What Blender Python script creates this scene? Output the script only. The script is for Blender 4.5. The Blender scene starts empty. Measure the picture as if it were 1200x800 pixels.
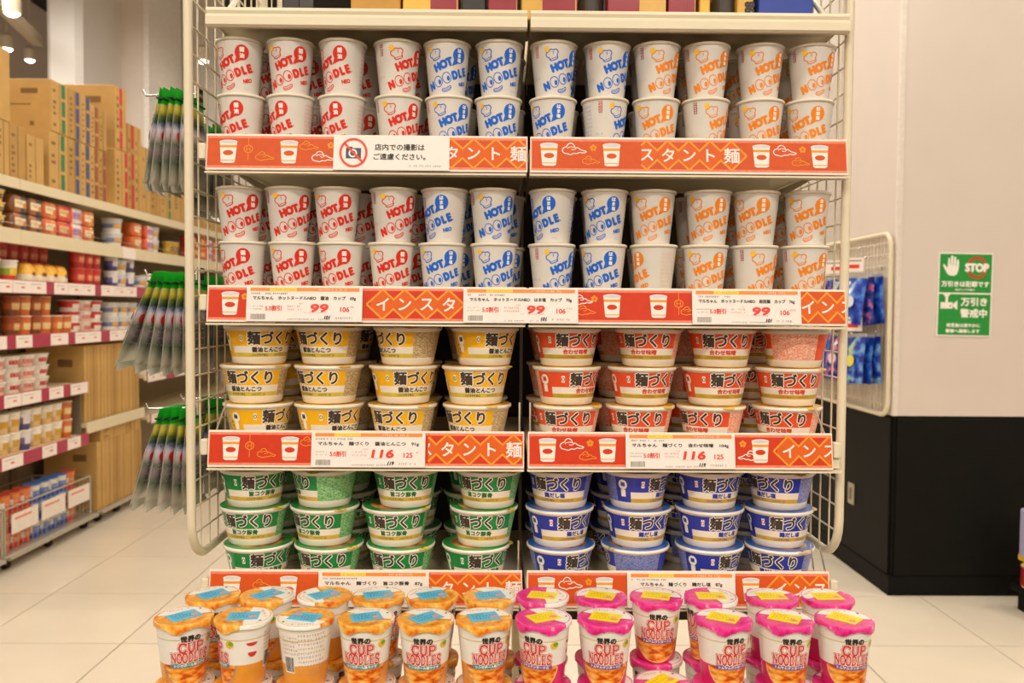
import bpy, bmesh, math, random
import numpy as np
from mathutils import Matrix, Vector
random.seed(7)
S = bpy.context.scene
COL = S.collection
R = math.radians
# ---------------------------------------------------------------- camera
F_PX, YAW, PITCH, ROLL, EYE = 1000.0, R(.6), R(2.15), R(-.41), 1.457
fw = Vector((math.sin(YAW)*math.cos(PITCH), math.cos(YAW)*math.cos(PITCH), -math.sin(PITCH)))
ri0 = Vector((math.cos(YAW), -math.sin(YAW), 0)); dn0 = fw.cross(ri0)
ri = ri0*math.cos(ROLL) + dn0*math.sin(ROLL); dn = -ri0*math.sin(ROLL) + dn0*math.cos(ROLL)
EYEP = Vector((0, 0, EYE))
cd = bpy.data.cameras.new('camera'); cam = bpy.data.objects.new('camera', cd); COL.objects.link(cam)
cam.matrix_world = Matrix(((ri.x, -dn.x, -fw.x, 0), (ri.y, -dn.y, -fw.y, 0), (ri.z, -dn.z, -fw.z, EYE), (0, 0, 0, 1)))
cd.sensor_width = 36; cd.lens = 36*F_PX/1200; cd.clip_start = .05
cd.dof.use_dof = True; cd.dof.focus_distance = 1.62; cd.dof.aperture_fstop = 5.0
S.camera = cam
# ---------------------------------------------------------------- light
S.view_settings.view_transform = 'Standard'; S.view_settings.look = 'None'
S.view_settings.gamma = 1.0; S.view_settings.use_curve_mapping = False
S.view_settings.exposure = 0.0
W = bpy.data.worlds.new('store_ambient'); S.world = W; W.use_nodes = True
W.node_tree.nodes['Background'].inputs[0].default_value = (1, .95, .88, 1)
W.node_tree.nodes['Background'].inputs[1].default_value = .06
CEIL = 5.3; LZ = 4.3; LAMP_W = 39
LAMPS = [(x, y) for y in (-3.9, -1.7, .35, 3.6, 5.9, 11.2) for x in (-3.9, -1.2, 1.2, 3.9)]
def lamp_light(x, y, e):
    l = bpy.data.lights.new('ceiling_light_glow', 'AREA'); l.shape = 'RECTANGLE'; l.size = 1.15; l.size_y = .28
    l.energy = e; l.color = (1, .925, .81)
    o = bpy.data.objects.new('ceiling_light_glow', l); COL.objects.link(o); o.location = (x, y, LZ-.09)
    return o
# ---------------------------------------------------------------- helpers: rays
def ray(x, y): return fw + ri*((x-600)/F_PX) + dn*((y-400)/F_PX)
def PY(x, y, Y): d = ray(x, y); return EYEP + d*(Y/d.y)
def PX(x, y, X): d = ray(x, y); return EYEP + d*(X/d.x)
# ---------------------------------------------------------------- helpers: materials
MATS = {}
def lin(c):
    return tuple((v/255/12.92 if v/255 <= .04045 else ((v/255+.055)/1.055)**2.4) for v in c)
def mat(name, rgb, rough=.5, metal=0, coat=0, var=.06, scale=40, bump=0, trans=0, alpha=1, ior=1.45, spec=.5):
    if name in MATS: return MATS[name]
    m = bpy.data.materials.new(name); m.use_nodes = True; nt = m.node_tree; b = nt.nodes['Principled BSDF']
    c = lin(rgb)
    tc = nt.nodes.new('ShaderNodeTexCoord'); n = nt.nodes.new('ShaderNodeTexNoise'); n.inputs['Scale'].default_value = scale
    n.inputs['Detail'].default_value = 3
    nt.links.new(tc.outputs['Object'], n.inputs['Vector'])
    r = nt.nodes.new('ShaderNodeValToRGB')
    r.color_ramp.elements[0].position = .3; r.color_ramp.elements[1].position = .7
    r.color_ramp.elements[0].color = (*[max(0, v*(1-var)) for v in c], 1); r.color_ramp.elements[1].color = (*[min(1, v*(1+var)) for v in c], 1)
    nt.links.new(n.outputs['Fac'], r.inputs['Fac']); nt.links.new(r.outputs['Color'], b.inputs['Base Color'])
    b.inputs['Roughness'].default_value = rough; b.inputs['Metallic'].default_value = metal; b.inputs['Specular IOR Level'].default_value = spec
    b.inputs['Coat Weight'].default_value = coat; b.inputs['Coat Roughness'].default_value = .08
    b.inputs['Transmission Weight'].default_value = trans; b.inputs['Alpha'].default_value = alpha; b.inputs['IOR'].default_value = ior
    if bump:
        bp = nt.nodes.new('ShaderNodeBump'); bp.inputs['Strength'].default_value = bump; bp.inputs['Distance'].default_value = .002
        nt.links.new(n.outputs['Fac'], bp.inputs['Height']); nt.links.new(bp.outputs['Normal'], b.inputs['Normal'])
    MATS[name] = m
    return m
def ramp_mat(name, stops, scale=30, rough=.4, coat=0, kind='noise', stretch=(1, 1, 1), const=False, detail=4, bump=0):
    """several printed colours mixed by a noise or cell pattern"""
    if name in MATS: return MATS[name]
    m = bpy.data.materials.new(name); m.use_nodes = True; nt = m.node_tree; b = nt.nodes['Principled BSDF']
    tc = nt.nodes.new('ShaderNodeTexCoord'); mp = nt.nodes.new('ShaderNodeMapping'); mp.inputs['Scale'].default_value = stretch
    nt.links.new(tc.outputs['Object'], mp.inputs['Vector'])
    if kind == 'noise':
        n = nt.nodes.new('ShaderNodeTexNoise'); n.inputs['Detail'].default_value = detail; out = n.outputs['Fac']
    elif kind == 'voronoi':
        n = nt.nodes.new('ShaderNodeTexVoronoi'); out = n.outputs['Color']
    else:
        n = nt.nodes.new('ShaderNodeTexWave'); n.inputs['Distortion'].default_value = 9; n.inputs['Detail'].default_value = 2; out = n.outputs['Fac']
    n.inputs['Scale'].default_value = scale
    nt.links.new(mp.outputs['Vector'], n.inputs['Vector'])
    r = nt.nodes.new('ShaderNodeValToRGB'); e = r.color_ramp.elements
    while len(e) < len(stops): e.new(.5)
    for i, (p, c) in enumerate(stops): e[i].position = p; e[i].color = (*lin(c), 1)
    if const: r.color_ramp.interpolation = 'CONSTANT'
    nt.links.new(out, r.inputs['Fac']); nt.links.new(r.outputs['Color'], b.inputs['Base Color'])
    b.inputs['Roughness'].default_value = rough; b.inputs['Coat Weight'].default_value = coat; b.inputs['Coat Roughness'].default_value = .08
    if bump:
        bp = nt.nodes.new('ShaderNodeBump'); bp.inputs['Strength'].default_value = bump; bp.inputs['Distance'].default_value = .002
        nt.links.new(n.outputs[0], bp.inputs['Height']); nt.links.new(bp.outputs['Normal'], b.inputs['Normal'])
    MATS[name] = m
    return m
def band_mat(name, axis, stops, rough=.3, coat=.3, noise=.0, nscale=60):
    """printed bands along one object axis (stops in metres)"""
    if name in MATS: return MATS[name]
    m = bpy.data.materials.new(name); m.use_nodes = True; nt = m.node_tree; b = nt.nodes['Principled BSDF']
    tc = nt.nodes.new('ShaderNodeTexCoord'); sx = nt.nodes.new('ShaderNodeSeparateXYZ'); nt.links.new(tc.outputs['Object'], sx.inputs[0])
    lo, hi = stops[0][0], stops[-1][0]
    mr = nt.nodes.new('ShaderNodeMapRange'); mr.inputs['From Min'].default_value = lo; mr.inputs['From Max'].default_value = hi
    n = nt.nodes.new('ShaderNodeTexNoise'); n.inputs['Scale'].default_value = nscale; n.inputs['Detail'].default_value = 4
    nt.links.new(tc.outputs['Object'], n.inputs['Vector'])
    ma = nt.nodes.new('ShaderNodeMath'); ma.operation = 'MULTIPLY_ADD'; ma.inputs[1].default_value = noise; nt.links.new(n.outputs['Fac'], ma.inputs[0])
    mb = nt.nodes.new('ShaderNodeMath'); mb.operation = 'SUBTRACT'; mb.inputs[1].default_value = noise*.5
    nt.links.new(sx.outputs['XYZ'.index(axis)], ma.inputs[2]); nt.links.new(ma.outputs[0], mb.inputs[0]); nt.links.new(mb.outputs[0], mr.inputs['Value'])
    r = nt.nodes.new('ShaderNodeValToRGB'); r.color_ramp.interpolation = 'LINEAR' if noise else 'CONSTANT'; e = r.color_ramp.elements
    while len(e) < len(stops): e.new(.5)
    for i, (p, c) in enumerate(stops): e[i].position = (p-lo)/(hi-lo); e[i].color = (*lin(c), 1)
    nt.links.new(mr.outputs['Result'], r.inputs['Fac']); nt.links.new(r.outputs['Color'], b.inputs['Base Color'])
    b.inputs['Roughness'].default_value = rough; b.inputs['Coat Weight'].default_value = coat
    MATS[name] = m
    return m
# ---------------------------------------------------------------- helpers: meshes
class MB:
    def __init__(s): s.v = []; s.f = []; s.m = []; s.sm = False
    def add(s, vs, fs, mi=0):
        k = len(s.v); s.v += [tuple(p) for p in vs]; s.f += [tuple(k+i for i in f) for f in fs]; s.m += [mi]*len(fs); return s
    def box(s, x0, x1, y0, y1, z0, z1, mi=0):
        return s.add([(x, y, z) for z in (z0, z1) for y in (y0, y1) for x in (x0, x1)],
                     [(0, 2, 3, 1), (4, 5, 7, 6), (0, 1, 5, 4), (2, 6, 7, 3), (0, 4, 6, 2), (1, 3, 7, 5)], mi)
    def cbox(s, x0, x1, y0, y1, z0, z1, c, mi=0):
        """box with chamfered edges"""
        vs = []; idx = {}
        bm = bmesh.new(); t = MB().box(x0, x1, y0, y1, z0, z1)
        bv = [bm.verts.new(p) for p in t.v]; [bm.faces.new([bv[i] for i in f]) for f in t.f]
        bmesh.ops.bevel(bm, geom=bm.edges[:], offset=c, segments=1, affect='EDGES')
        bm.verts.index_update(); s.add([v.co[:] for v in bm.verts], [[v.index for v in f.verts] for f in bm.faces], mi); bm.free(); return s
    def tube(s, pts, r, n=8, mi=0, closed=False):
        P = [Vector(p) for p in pts]; rings = []; prev = None; L = len(P)
        for i, p in enumerate(P):
            if closed: d = P[(i+1) % L]-P[i-1]
            else: d = P[min(i+1, L-1)]-P[max(i-1, 0)]
            d.normalize()
            if prev is None: a = d.orthogonal().normalized()
            else: a = (prev - d*prev.dot(d)).normalized()
            prev = a; b = d.cross(a)
            rings.append([p + a*(r*math.cos(2*math.pi*k/n)) + b*(r*math.sin(2*math.pi*k/n)) for k in range(n)])
        fs = []
        for i in range(L if closed else L-1):
            for k in range(n):
                j = (i+1) % L
                fs.append((i*n+k, i*n+(k+1) % n, j*n+(k+1) % n, j*n+k))
        if not closed: fs += [tuple(range(n)), tuple((L-1)*n+k for k in reversed(range(n)))]
        return s.add([q for g in rings for q in g], fs, mi)
    def lathe(s, prof, n=48, mats=None, cap0=True, cap1=True, amat=None):
        """prof: (r,z); mats: index for each ring; amat(ring, angle) overrides"""
        vs = [(r*math.sin(2*math.pi*k/n), -r*math.cos(2*math.pi*k/n), z) for r, z in prof for k in range(n)]
        k0 = len(s.v); s.v += vs
        for i in range(len(prof)-1):
            for k in range(n):
                s.f.append((k0+i*n+k, k0+i*n+(k+1) % n, k0+(i+1)*n+(k+1) % n, k0+(i+1)*n+k))
                a = math.degrees(2*math.pi*(k+.5)/n); a = a-360 if a > 180 else a
                s.m.append(amat(i, a) if amat else (mats[i] if mats else 0))
        if cap0: s.f.append(tuple(k0+k for k in reversed(range(n)))); s.m.append(mats[0] if mats else 0)
        if cap1: s.f.append(tuple(k0+(len(prof)-1)*n+k for k in range(n))); s.m.append(mats[-1] if mats else 0)
        return s
    def mesh(s, name, *ms, smooth=None):
        me = bpy.data.meshes.new(name); me.from_pydata(s.v, [], s.f)
        for m in ms: me.materials.append(m)
        me.polygons.foreach_set('material_index', s.m)
        if smooth:
            me.polygons.foreach_set('use_smooth', [True]*len(me.polygons)); me.update(); me.set_sharp_from_angle(angle=R(smooth))
        me.update(); return me
def loft(rings, mi=None, caps=True):
    m = MB(); n = len(rings[0])
    vs = [p for r in rings for p in r]; m.v = [tuple(p) for p in vs]
    for i in range(len(rings)-1):
        for k in range(n):
            m.f.append((i*n+k, i*n+(k+1) % n, (i+1)*n+(k+1) % n, (i+1)*n+k)); m.m.append(mi[i] if mi else 0)
    if caps:
        m.f.append(tuple(reversed(range(n)))); m.m.append(mi[0] if mi else 0)
        m.f.append(tuple((len(rings)-1)*n+k for k in range(n))); m.m.append(mi[-1] if mi else 0)
    return m
# ---------------------------------------------------------------- helpers: flat print (2-D shapes, millimetres)
class Sh:
    def __init__(s, v=(), f=()): s.v = [(p[0], p[1], p[2] if len(p) > 2 else 0.) for p in v]; s.f = list(f)
    def __add__(s, o):
        k = len(s.v); return Sh(s.v+o.v, s.f+[tuple(i+k for i in f) for f in o.f])
    def move(s, dx, dy): return Sh([(x+dx, y+dy, l) for x, y, l in s.v], s.f)
    def rot(s, deg):
        c, q = math.cos(R(deg)), math.sin(R(deg)); return Sh([(x*c-y*q, x*q+y*c, l) for x, y, l in s.v], s.f)
    def scale(s, a, b=None): b = a if b is None else b; return Sh([(x*a, y*b, l) for x, y, l in s.v], s.f)
    def fat(s, r, n=8):
        if not r: return s
        o = Sh() + s
        for k in range(n):      # each copy a hair higher, so that none lie in one plane
            c = s.move(r*math.cos(2*math.pi*k/n), r*math.sin(2*math.pi*k/n)); o = o + Sh([(x, y, l+.012*(k+1)) for x, y, l in c.v], c.f)
        return o
GL = {}
def glyphs(t):
    if t in GL: return GL[t]
    c = bpy.data.curves.new('print_text', 'FONT'); c.body = t; c.size = 1; c.resolution_u = 3; c.align_x = 'LEFT'
    o = bpy.data.objects.new('print_text', c); COL.objects.link(o)
    me = bpy.data.meshes.new_from_object(o); bpy.data.objects.remove(o); bpy.data.curves.remove(c)
    v = [(p.co.x, p.co.y) for p in me.vertices]; f = [tuple(p.vertices) for p in me.polygons]; bpy.data.meshes.remove(me)
    x0, x1 = min(p[0] for p in v), max(p[0] for p in v); y0, y1 = min(p[1] for p in v), max(p[1] for p in v)
    GL[t] = (Sh([(x-(x0+x1)/2, y-(y0+y1)/2) for x, y in v], f), x1-x0, y1-y0)
    return GL[t]
def text(t, cx, cy, h=None, w=None, bold=0, rot=0, n=6, shear=0):
    s, gw, gh = glyphs(t)
    a = (w-2*bold)/gw if w else (h-2*bold)/gh; b = (h-2*bold)/gh if h else a
    s = s.scale(a, b)
    if shear: s = Sh([(x+y*shear, y, l) for x, y, l in s.v], s.f)
    return s.fat(bold, n).rot(rot).move(cx, cy)
def rect(x0, y0, x1, y1): return Sh([(x0, y0), (x1, y0), (x1, y1), (x0, y1)], [(0, 1, 2, 3)])
def ell(cx, cy, a, b, n=28, rot=0):
    c, q = math.cos(R(rot)), math.sin(R(rot)); P = [(a*math.cos(2*math.pi*k/n), b*math.sin(2*math.pi*k/n)) for k in range(n)]
    return Sh([(cx+x*c-y*q, cy+x*q+y*c) for x, y in P], [tuple(range(n))])
def poly(pts): return Sh(pts, [tuple(range(len(pts)))])
def line(pts, w, closed=False):
    L = len(pts); A = []; 
    for i in range(L):
        p0 = pts[i-1] if (i or closed) else pts[i]; p1 = pts[(i+1) % L] if (i < L-1 or closed) else pts[i]; p = pts[i]
        d0 = (p[0]-p0[0], p[1]-p0[1]); d1 = (p1[0]-p[0], p1[1]-p[1])
        def un(d): l = math.hypot(*d); return (d[0]/l, d[1]/l) if l > 1e-9 else None
        d0, d1 = un(d0), un(d1); d0 = d0 or d1; d1 = d1 or d0
        nx, ny = -(d0[1]+d1[1]), d0[0]+d1[0]; l = math.hypot(nx, ny) or 1; nx, ny = nx/l, ny/l
        k = w/2/max(.35, nx*-d0[1]+ny*d0[0])
        A += [(p[0]+nx*k, p[1]+ny*k), (p[0]-nx*k, p[1]-ny*k)]
    f = [(2*i, 2*i+1, (2*i+3) % (2*L), (2*i+2) % (2*L)) for i in range(L if closed else L-1)]
    return Sh(A, f)
def ring(cx, cy, a, b, w, n=28, rot=0): return line(ell(cx, cy, a, b, n, rot).v, w, True)
def curl(pts, n=4):
    """smooth a closed outline"""
    for _ in range(n):
        q = []
        for i in range(len(pts)):
            a, b = pts[i], pts[(i+1) % len(pts)]
            q += [(a[0]*.75+b[0]*.25, a[1]*.75+b[1]*.25), (a[0]*.25+b[0]*.75, a[1]*.25+b[1]*.75)]
        pts = q
    return pts
def dashes(x0, x1, y, h, seed=0, dens=.8):
    """a line of print too fine to read: little marks of uneven length"""
    rr = random.Random(seed); s = Sh(); x = x0
    while x < x1-h*.5:
        w = h*rr.choice((.5, .7, .9)); w = min(w, x1-x)
        if rr.random() < dens:
            s = s + rect(x, y+h*.55, x+w, y+h*.72) + rect(x+w*.3, y, x+w*.5, y+h)
            if rr.random() < .5: s = s + rect(x, y+h*.1, x+w, y+h*.24)
        x += w+h*.3
    return s
def flat(name, layers, up=False):
    """layers: (shape, material, lift mm) -> mesh facing -Y (or +Z)"""
    m = MB(); ms = []
    for s, mt, e in layers:
        if mt not in ms: ms.append(mt)
        if up: m.add([(x/1e3, y/1e3, (e+l)/1e3) for x, y, l in s.v], s.f, ms.index(mt))
        else: m.add([(x/1e3, -(e+l)/1e3, y/1e3) for x, y, l in s.v], s.f, ms.index(mt))
    return m.mesh(name, *ms)
def wrap(name, layers, rfun, rm, step=7.0):
    """print wrapped round a tapered cup: u along the girth, v up the side (mm)"""
    m = MB(); ms = []
    for s, mt, e in layers:
        if mt not in ms: ms.append(mt)
        bm = bmesh.new(); bv = [bm.verts.new(p) for p in s.v]
        for f in s.f:
            try: bm.faces.new([bv[i] for i in f])
            except ValueError: pass
        if not s.v: continue
        x0, x1 = min(p[0] for p in s.v), max(p[0] for p in s.v); d = rm*R(step); k = math.floor(x0/d)+1
        while k*d < x1:
            bmesh.ops.bisect_plane(bm, geom=bm.verts[:]+bm.edges[:]+bm.faces[:], dist=1e-5, plane_co=(k*d, 0, 0), plane_no=(1, 0, 0)); k += 1
        bm.verts.index_update()
        vs = []
        for v in bm.verts:
            th = v.co.x/rm; r = rfun(v.co.y)+e+v.co.z; vs.append((r*math.sin(th)/1e3, -r*math.cos(th)/1e3, v.co.y/1e3))
        m.add(vs, [[v.index for v in f.verts] for f in bm.faces], ms.index(mt)); bm.free()
    return m.mesh(name, *ms)
# ---------------------------------------------------------------- helpers: objects
def ob(name, me, parent=None, loc=(0, 0, 0), rot=(0, 0, 0), label=None):
    o = bpy.data.objects.new(name, me); COL.objects.link(o); o.location = loc; o.rotation_euler = rot
    if parent: o.parent = parent
    if label: o['label'] = label
    return o
def tag(o, label, cat, group=None):
    o['label'] = label; o['category'] = cat
    if group: o['group'] = group
    return o
def struct(name, me, loc=(0, 0, 0)):
    o = ob(name, me, None, loc); o['kind'] = 'structure'; return o
def grow(spec, parent):
    """spec: (name, mesh[, sub-specs[, loc, rot]])"""
    o = ob(spec[0], spec[1], parent, *(spec[3:] or ()))
    for s in (spec[2] if len(spec) > 2 else ()): grow(s, o)
def spawn(name, parts, loc, rot, label, cat, group=None, scale=(1, 1, 1)):
    o = ob(name, None, None, loc, rot if isinstance(rot, tuple) else (0, 0, rot)); o.empty_display_size = .02; o.scale = scale
    tag(o, label, cat, group)
    for s in parts: grow(s, o)
    return o
ORD = 'first second third fourth fifth sixth seventh eighth ninth tenth eleventh twelfth thirteenth fourteenth fifteenth sixteenth seventeenth eighteenth nineteenth twentieth'.split()
# ================================================================ the room
cream = mat('cream_enamel', (226, 213, 183), .38, coat=.1, var=.02, scale=6)
wallm = mat('wall_paint', (218, 204, 192), .7, var=.02, scale=3)
wallw = mat('wall_paint_cool', (236, 232, 228), .7, var=.02, scale=3)
wains = mat('black_wainscot', (17, 16, 12), .55, spec=.15, var=.15, scale=14)
darkm = mat('dark_ceiling', (40, 38, 34), .8)
grout = mat('floor_grout', (58, 50, 42), .9, spec=.1)
tilem = mat('floor_tile_glaze', (232, 217, 194), .2, var=.04, scale=2.2)
chrome = mat('chrome_wire', (225, 222, 215), .18, metal=1, var=.02)
TX, TY, X0T, Y0T = .632, .645, 1.516, 3.66
fl = struct('floor', MB().box(-6, 6, -5, 13, -.06, -.008).mesh('floor', grout))
tme = MB().box(.0028, TX-.0028, .0028, TY-.0028, -.03, 0).mesh('floor_tile', tilem)
for i in range(-10, 7):
    for j in range(-3, 14):
        ob('floor_tile', tme, fl, (X0T+i*TX, Y0T+j*TY, 0))
struct('ceiling', MB().box(-6, 6, -5, 13, CEIL, CEIL+.05).mesh('ceiling', darkm))
struct('wall_back', MB().box(-6, 6, 13, 13.05, 0, CEIL).mesh('wall_back', wallm))
struct('wall_front', MB().box(-6, 6, -5.05, -5, 0, CEIL).mesh('wall_front', wallm))
struct('wall_left', MB().box(-6.05, -6, -5, 13, 0, CEIL).mesh('wall_left', wallm))
struct('wall_right', MB().box(6, 6.05, -5, 13, 0, CEIL).mesh('wall_right', wallm))
lm_body = mat('lamp_housing', (225, 222, 215), .4)
def emit(name, col, e):
    m = bpy.data.materials.new(name); m.use_nodes = True; b = m.node_tree.nodes['Principled BSDF']
    b.inputs['Base Color'].default_value = (*col, 1); b.inputs['Emission Color'].default_value = (*col, 1); b.inputs['Emission Strength'].default_value = e; return m
lm_glow = emit('lamp_diffuser', (1, .92, .78), 3)
hous = MB().box(-.6, .6, -.16, .16, 0, .06).mesh('housing', lm_body); dif = MB().box(-.575, .575, -.14, .14, -.01, 0).mesh('diffuser', lm_glow)
hang = MB().tube([(-.45, 0, .06), (-.45, 0, CEIL-LZ+.06)], .006, 6).mesh('hanger', lm_body)
for k, (x, y) in enumerate(LAMPS):
    c, r_ = 'left far-left'.split(), 0
    t = spawn('ceiling_light', [('housing', hous), ('diffuser', dif), ('hanger', hang), ('hanger', hang, (), (.9, 0, 0))], (x, y, LZ-.06), 0, 'long white ceiling light panel, %s of its row, %s row' % (ORD[k % 4], ORD[k//4]), 'ceiling light', 'ceiling light panels')
    lamp_light(x, y, LAMP_W * (1.9 if (x, y) == (-3.9, 5.9) else {-3.9: 1.9, -1.7: 1.4, .35: .45}.get(y, .95)))
# ---- pillar on the right with black wainscot
PXL, PYF, WZ = 2.0, 4.33, .927
struct('wall_pillar', MB().box(PXL, 3.6, PYF, 8.6, WZ, CEIL).mesh('wall_pillar', wallm))
wn = struct('wall_pillar_wainscot', MB().box(PXL+.006, 3.6, PYF+.006, 8.6, 0, WZ).mesh('wall_pillar_wainscot', wains))
ob('panel', MB().cbox(PXL+.02, 2.76, PYF-.006, PYF+.006, .10, WZ-.012, .002).mesh('panel', wains), wn)
ob('panel', MB().cbox(PXL-.006, PXL+.006, PYF+.02, 6.0, .10, WZ-.012, .002).mesh('panel', wains), wn)
ob('panel', MB().cbox(2.77, 3.58, PYF-.006, PYF+.006, .10, WZ-.012, .002).mesh('panel', wains), wn)
struct('baseboard_pillar', MB().box(PXL-.012, 3.6, PYF-.012, 8.6, 0, .10).mesh('baseboard_pillar', mat('black_base', (14, 13, 10), .6, spec=.15)))
struct('trim_1', MB().box(PXL-.004, PXL+.02, PYF-.004, PYF+.02, WZ, CEIL).mesh('trim_1', mat('corner_trim', (226, 214, 202), .5)))
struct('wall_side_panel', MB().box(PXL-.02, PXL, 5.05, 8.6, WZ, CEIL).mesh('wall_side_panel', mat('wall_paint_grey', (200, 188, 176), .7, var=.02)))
p = PX(997, 578, PXL-.012)
spawn('outlet_plate', [('plate', MB().cbox(-.008, 0, -.04, .04, -.06, .06, .003).mesh('plate', mat('plate_steel', (176, 164, 142), .35, metal=.4))), ('socket', MB().cbox(-.011, -.006, -.016, .016, -.035, .035, .002).mesh('socket', mat('socket_grey', (120, 108, 90), .5)))], (PXL-.006, p.y, p.z), 0, 'small steel outlet plate on the black panel beside the display', 'outlet')
# ---- pillar and walls behind the left aisle
a, b = PY(52, 40, 7.6), PY(94, 40, 7.6)
struct('wall_column', MB().cbox(a.x, b.x, 7.6, 8.5, 0, CEIL, .05).mesh('wall_column', wallw))
a, b = PY(90, 40, 8.4), PY(170, 40, 8.4)
struct('wall_partition', MB().box(a.x, b.x, 8.4, 9.2, 0, CEIL).mesh('wall_partition', mat('wall_paint_pale', (240, 228, 216), .7, var=.02, scale=3)))
c = PY(176, 40, 8.4)
struct('trim_2', MB().box(b.x, c.x, 8.36, 9.2, 0, CEIL).mesh('trim_2', mat('corner_white', (250, 244, 236), .5)))
a, b = PY(174, 40, 9.4), PY(224, 40, 9.4)
struct('wall_recess', MB().box(a.x, b.x+.3, 9.4, 9.6, 0, CEIL).mesh('wall_recess', mat('wall_recess_paint', (240, 234, 230), .7)))
a = PY(185, 88, 9.2); 
spawn('wall_speaker', [('case', MB().cbox(-.12, .12, -.1, .1, -.07, .07, .02).mesh('case', cream)), ('bracket', MB().box(-.02, .02, .1, .2, -.02, .02).mesh('bracket', cream))], (a.x, 9.2, a.z), R(25), 'small cream box fixed high on the pale wall behind the cartons', 'wall speaker')
# ---- dark upper corner: beam, glass front, spot lamp, reflections and glare built as lamps
a, b = PY(-60, -18, 6.0), PY(60, 52, 7.55)
struct('trim_3', MB().tube([(-5.9, 4.2, 3.86), (a.x, 6.0, 3.86), (b.x-.3, 7.9, 3.86)], .06, 4).mesh('trim_3', mat('beam_cream', (214, 198, 172), .5)))
gl = mat('shop_window_glass', (150, 160, 130), .1, var=.1, scale=2, alpha=.55)
wd = struct('window_1', MB().box(-5.98, -4.6, 9.9, 9.93, .2, 3.7).mesh('window_1', gl))
for x in (-5.9, -5.3, -4.65): ob('window_frame', MB().box(x-.03, x+.03, 9.86, 9.9, .2, 3.75).mesh('window_frame', cream), wd)
ob('window_frame', MB().box(-5.98, -4.6, 9.86, 9.9, 3.65, 3.75).mesh('window_frame', cream), wd)
spm = mat('spot_housing', (222, 208, 180), .4); spg = emit('spot_bulb', (1, .93, .78), 14)
def spot(px, py, Y, label, sc=1.0):
    q = PY(px, py, Y)
    h = MB().lathe([(.045, .0), (.06, .01), (.06, .13), (.04, .15), (.012, .16), (.012, max(.2, (CEIL-q.z)/sc))], 20)
    bl = MB().lathe([(.001, -.022), (.03, -.016), (.05, 0)], 20)
    o = spawn('spot_lamp', [('housing', h.mesh('housing', spm, smooth=40)), ('bulb', bl.mesh('bulb', spg, smooth=60))], q, 0, label, 'spot lamp', 'ceiling spot lamps'); o.scale = (sc,)*3
    return o
spot(14, 16, 6.2, 'cream cylindrical spot lamp hanging below the dark ceiling above the cartons', 1.0)
spot(8, 58, 8.6, 'small lamp shape standing in for a glass reflection behind the topmost carton at left', 1.0)  # a reflection in the glass, built as a glowing lamp
spot(35, 71, 9.0, 'small lamp shape standing in for a reflection between topmost carton and white column', .9)  # second glass reflection, also modelled as a lit lamp
spot(238, 72, 8.6, 'bright round lamp shape standing in for glare seen through upper left wire panel', 1.0)  # patch of glare, given the shape of a lit lamp
# ---- shoplifting sign on the pillar
grn = mat('sign_green', (20, 146, 50), .35, coat=.2); wht = mat('print_white', (246, 240, 228), .5, var=.01); redp = mat('print_red', (206, 46, 38), .45, var=.03)
sw, sh_ = 278, 424
hand = poly(curl([(-12, -30), (14, -30), (22, -8), (22, 24), (17, 26), (14, 22), (14, 2), (12, 2), (12, 32), (8, 36), (4, 32), (4, 4), (2, 4), (2, 36), (-2, 40), (-6, 36), (-6, 4), (-8, 4), (-8, 28), (-12, 31), (-15, 28), (-16, -6), (-28, 10), (-33, 6), (-24, -12)], 1)).scale(1.5)
top = rect(6, 222, 272, 418); bot = rect(6, 6, 272, 214)
sg = spawn('warning_sign', [
    ('panel', MB().cbox(0, sw/1e3, -.002, 0, 0, sh_/1e3, .0006).mesh('panel', wht)),
    ('upper_field', flat('upper_field', [(top, grn, 2.4)]), [('hand_symbol', flat('hand_symbol', [(hand.move(70, 352), wht, 2.9)])), ('red_ring', flat('red_ring', [(ring(196, 350, 46, 50, 13), redp, 2.7)])),
        ('lettering', flat('lettering', [(text('STOP', 196, 350, h=46, w=124, bold=4), wht, 3.1), (text('万引きは犯罪です', 139, 266, h=30, w=246, bold=1.4), wht, 2.9), (text('防犯カメラ作動中', 138, 237, h=11, w=100, bold=.3), wht, 2.9)]))]),
    ('lower_field', flat('lower_field', [(bot, grn, 2.4)]), [('camera_symbol', flat('camera_symbol', [(poly([(26, 214), (66, 214), (54, 200), (38, 200)]) + rect(40, 172, 54, 200) + rect(16, 140, 78, 172) + poly([(80, 150), (102, 134), (102, 182), (80, 164)]), wht, 2.9), (ell(66, 154, 4, 5), redp, 3.1)])),
        ('lettering', flat('lettering', [(text('万引き', 187, 176, h=44, w=136, bold=2), wht, 2.9), (text('警戒中', 187, 118, h=46, w=138, bold=2), wht, 2.9), (text('発見後は速やかに', 136, 56, h=20, w=172, bold=.9), wht, 2.9), (text('警察へ通報します', 134, 27, h=20, w=176, bold=.9), wht, 2.9)]))]),
], (2.208, PYF-.001, 1.338), (0, R(.6), 0), 'green and white shoplifting warning sign with hand and STOP on the pillar', 'sign')
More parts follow.
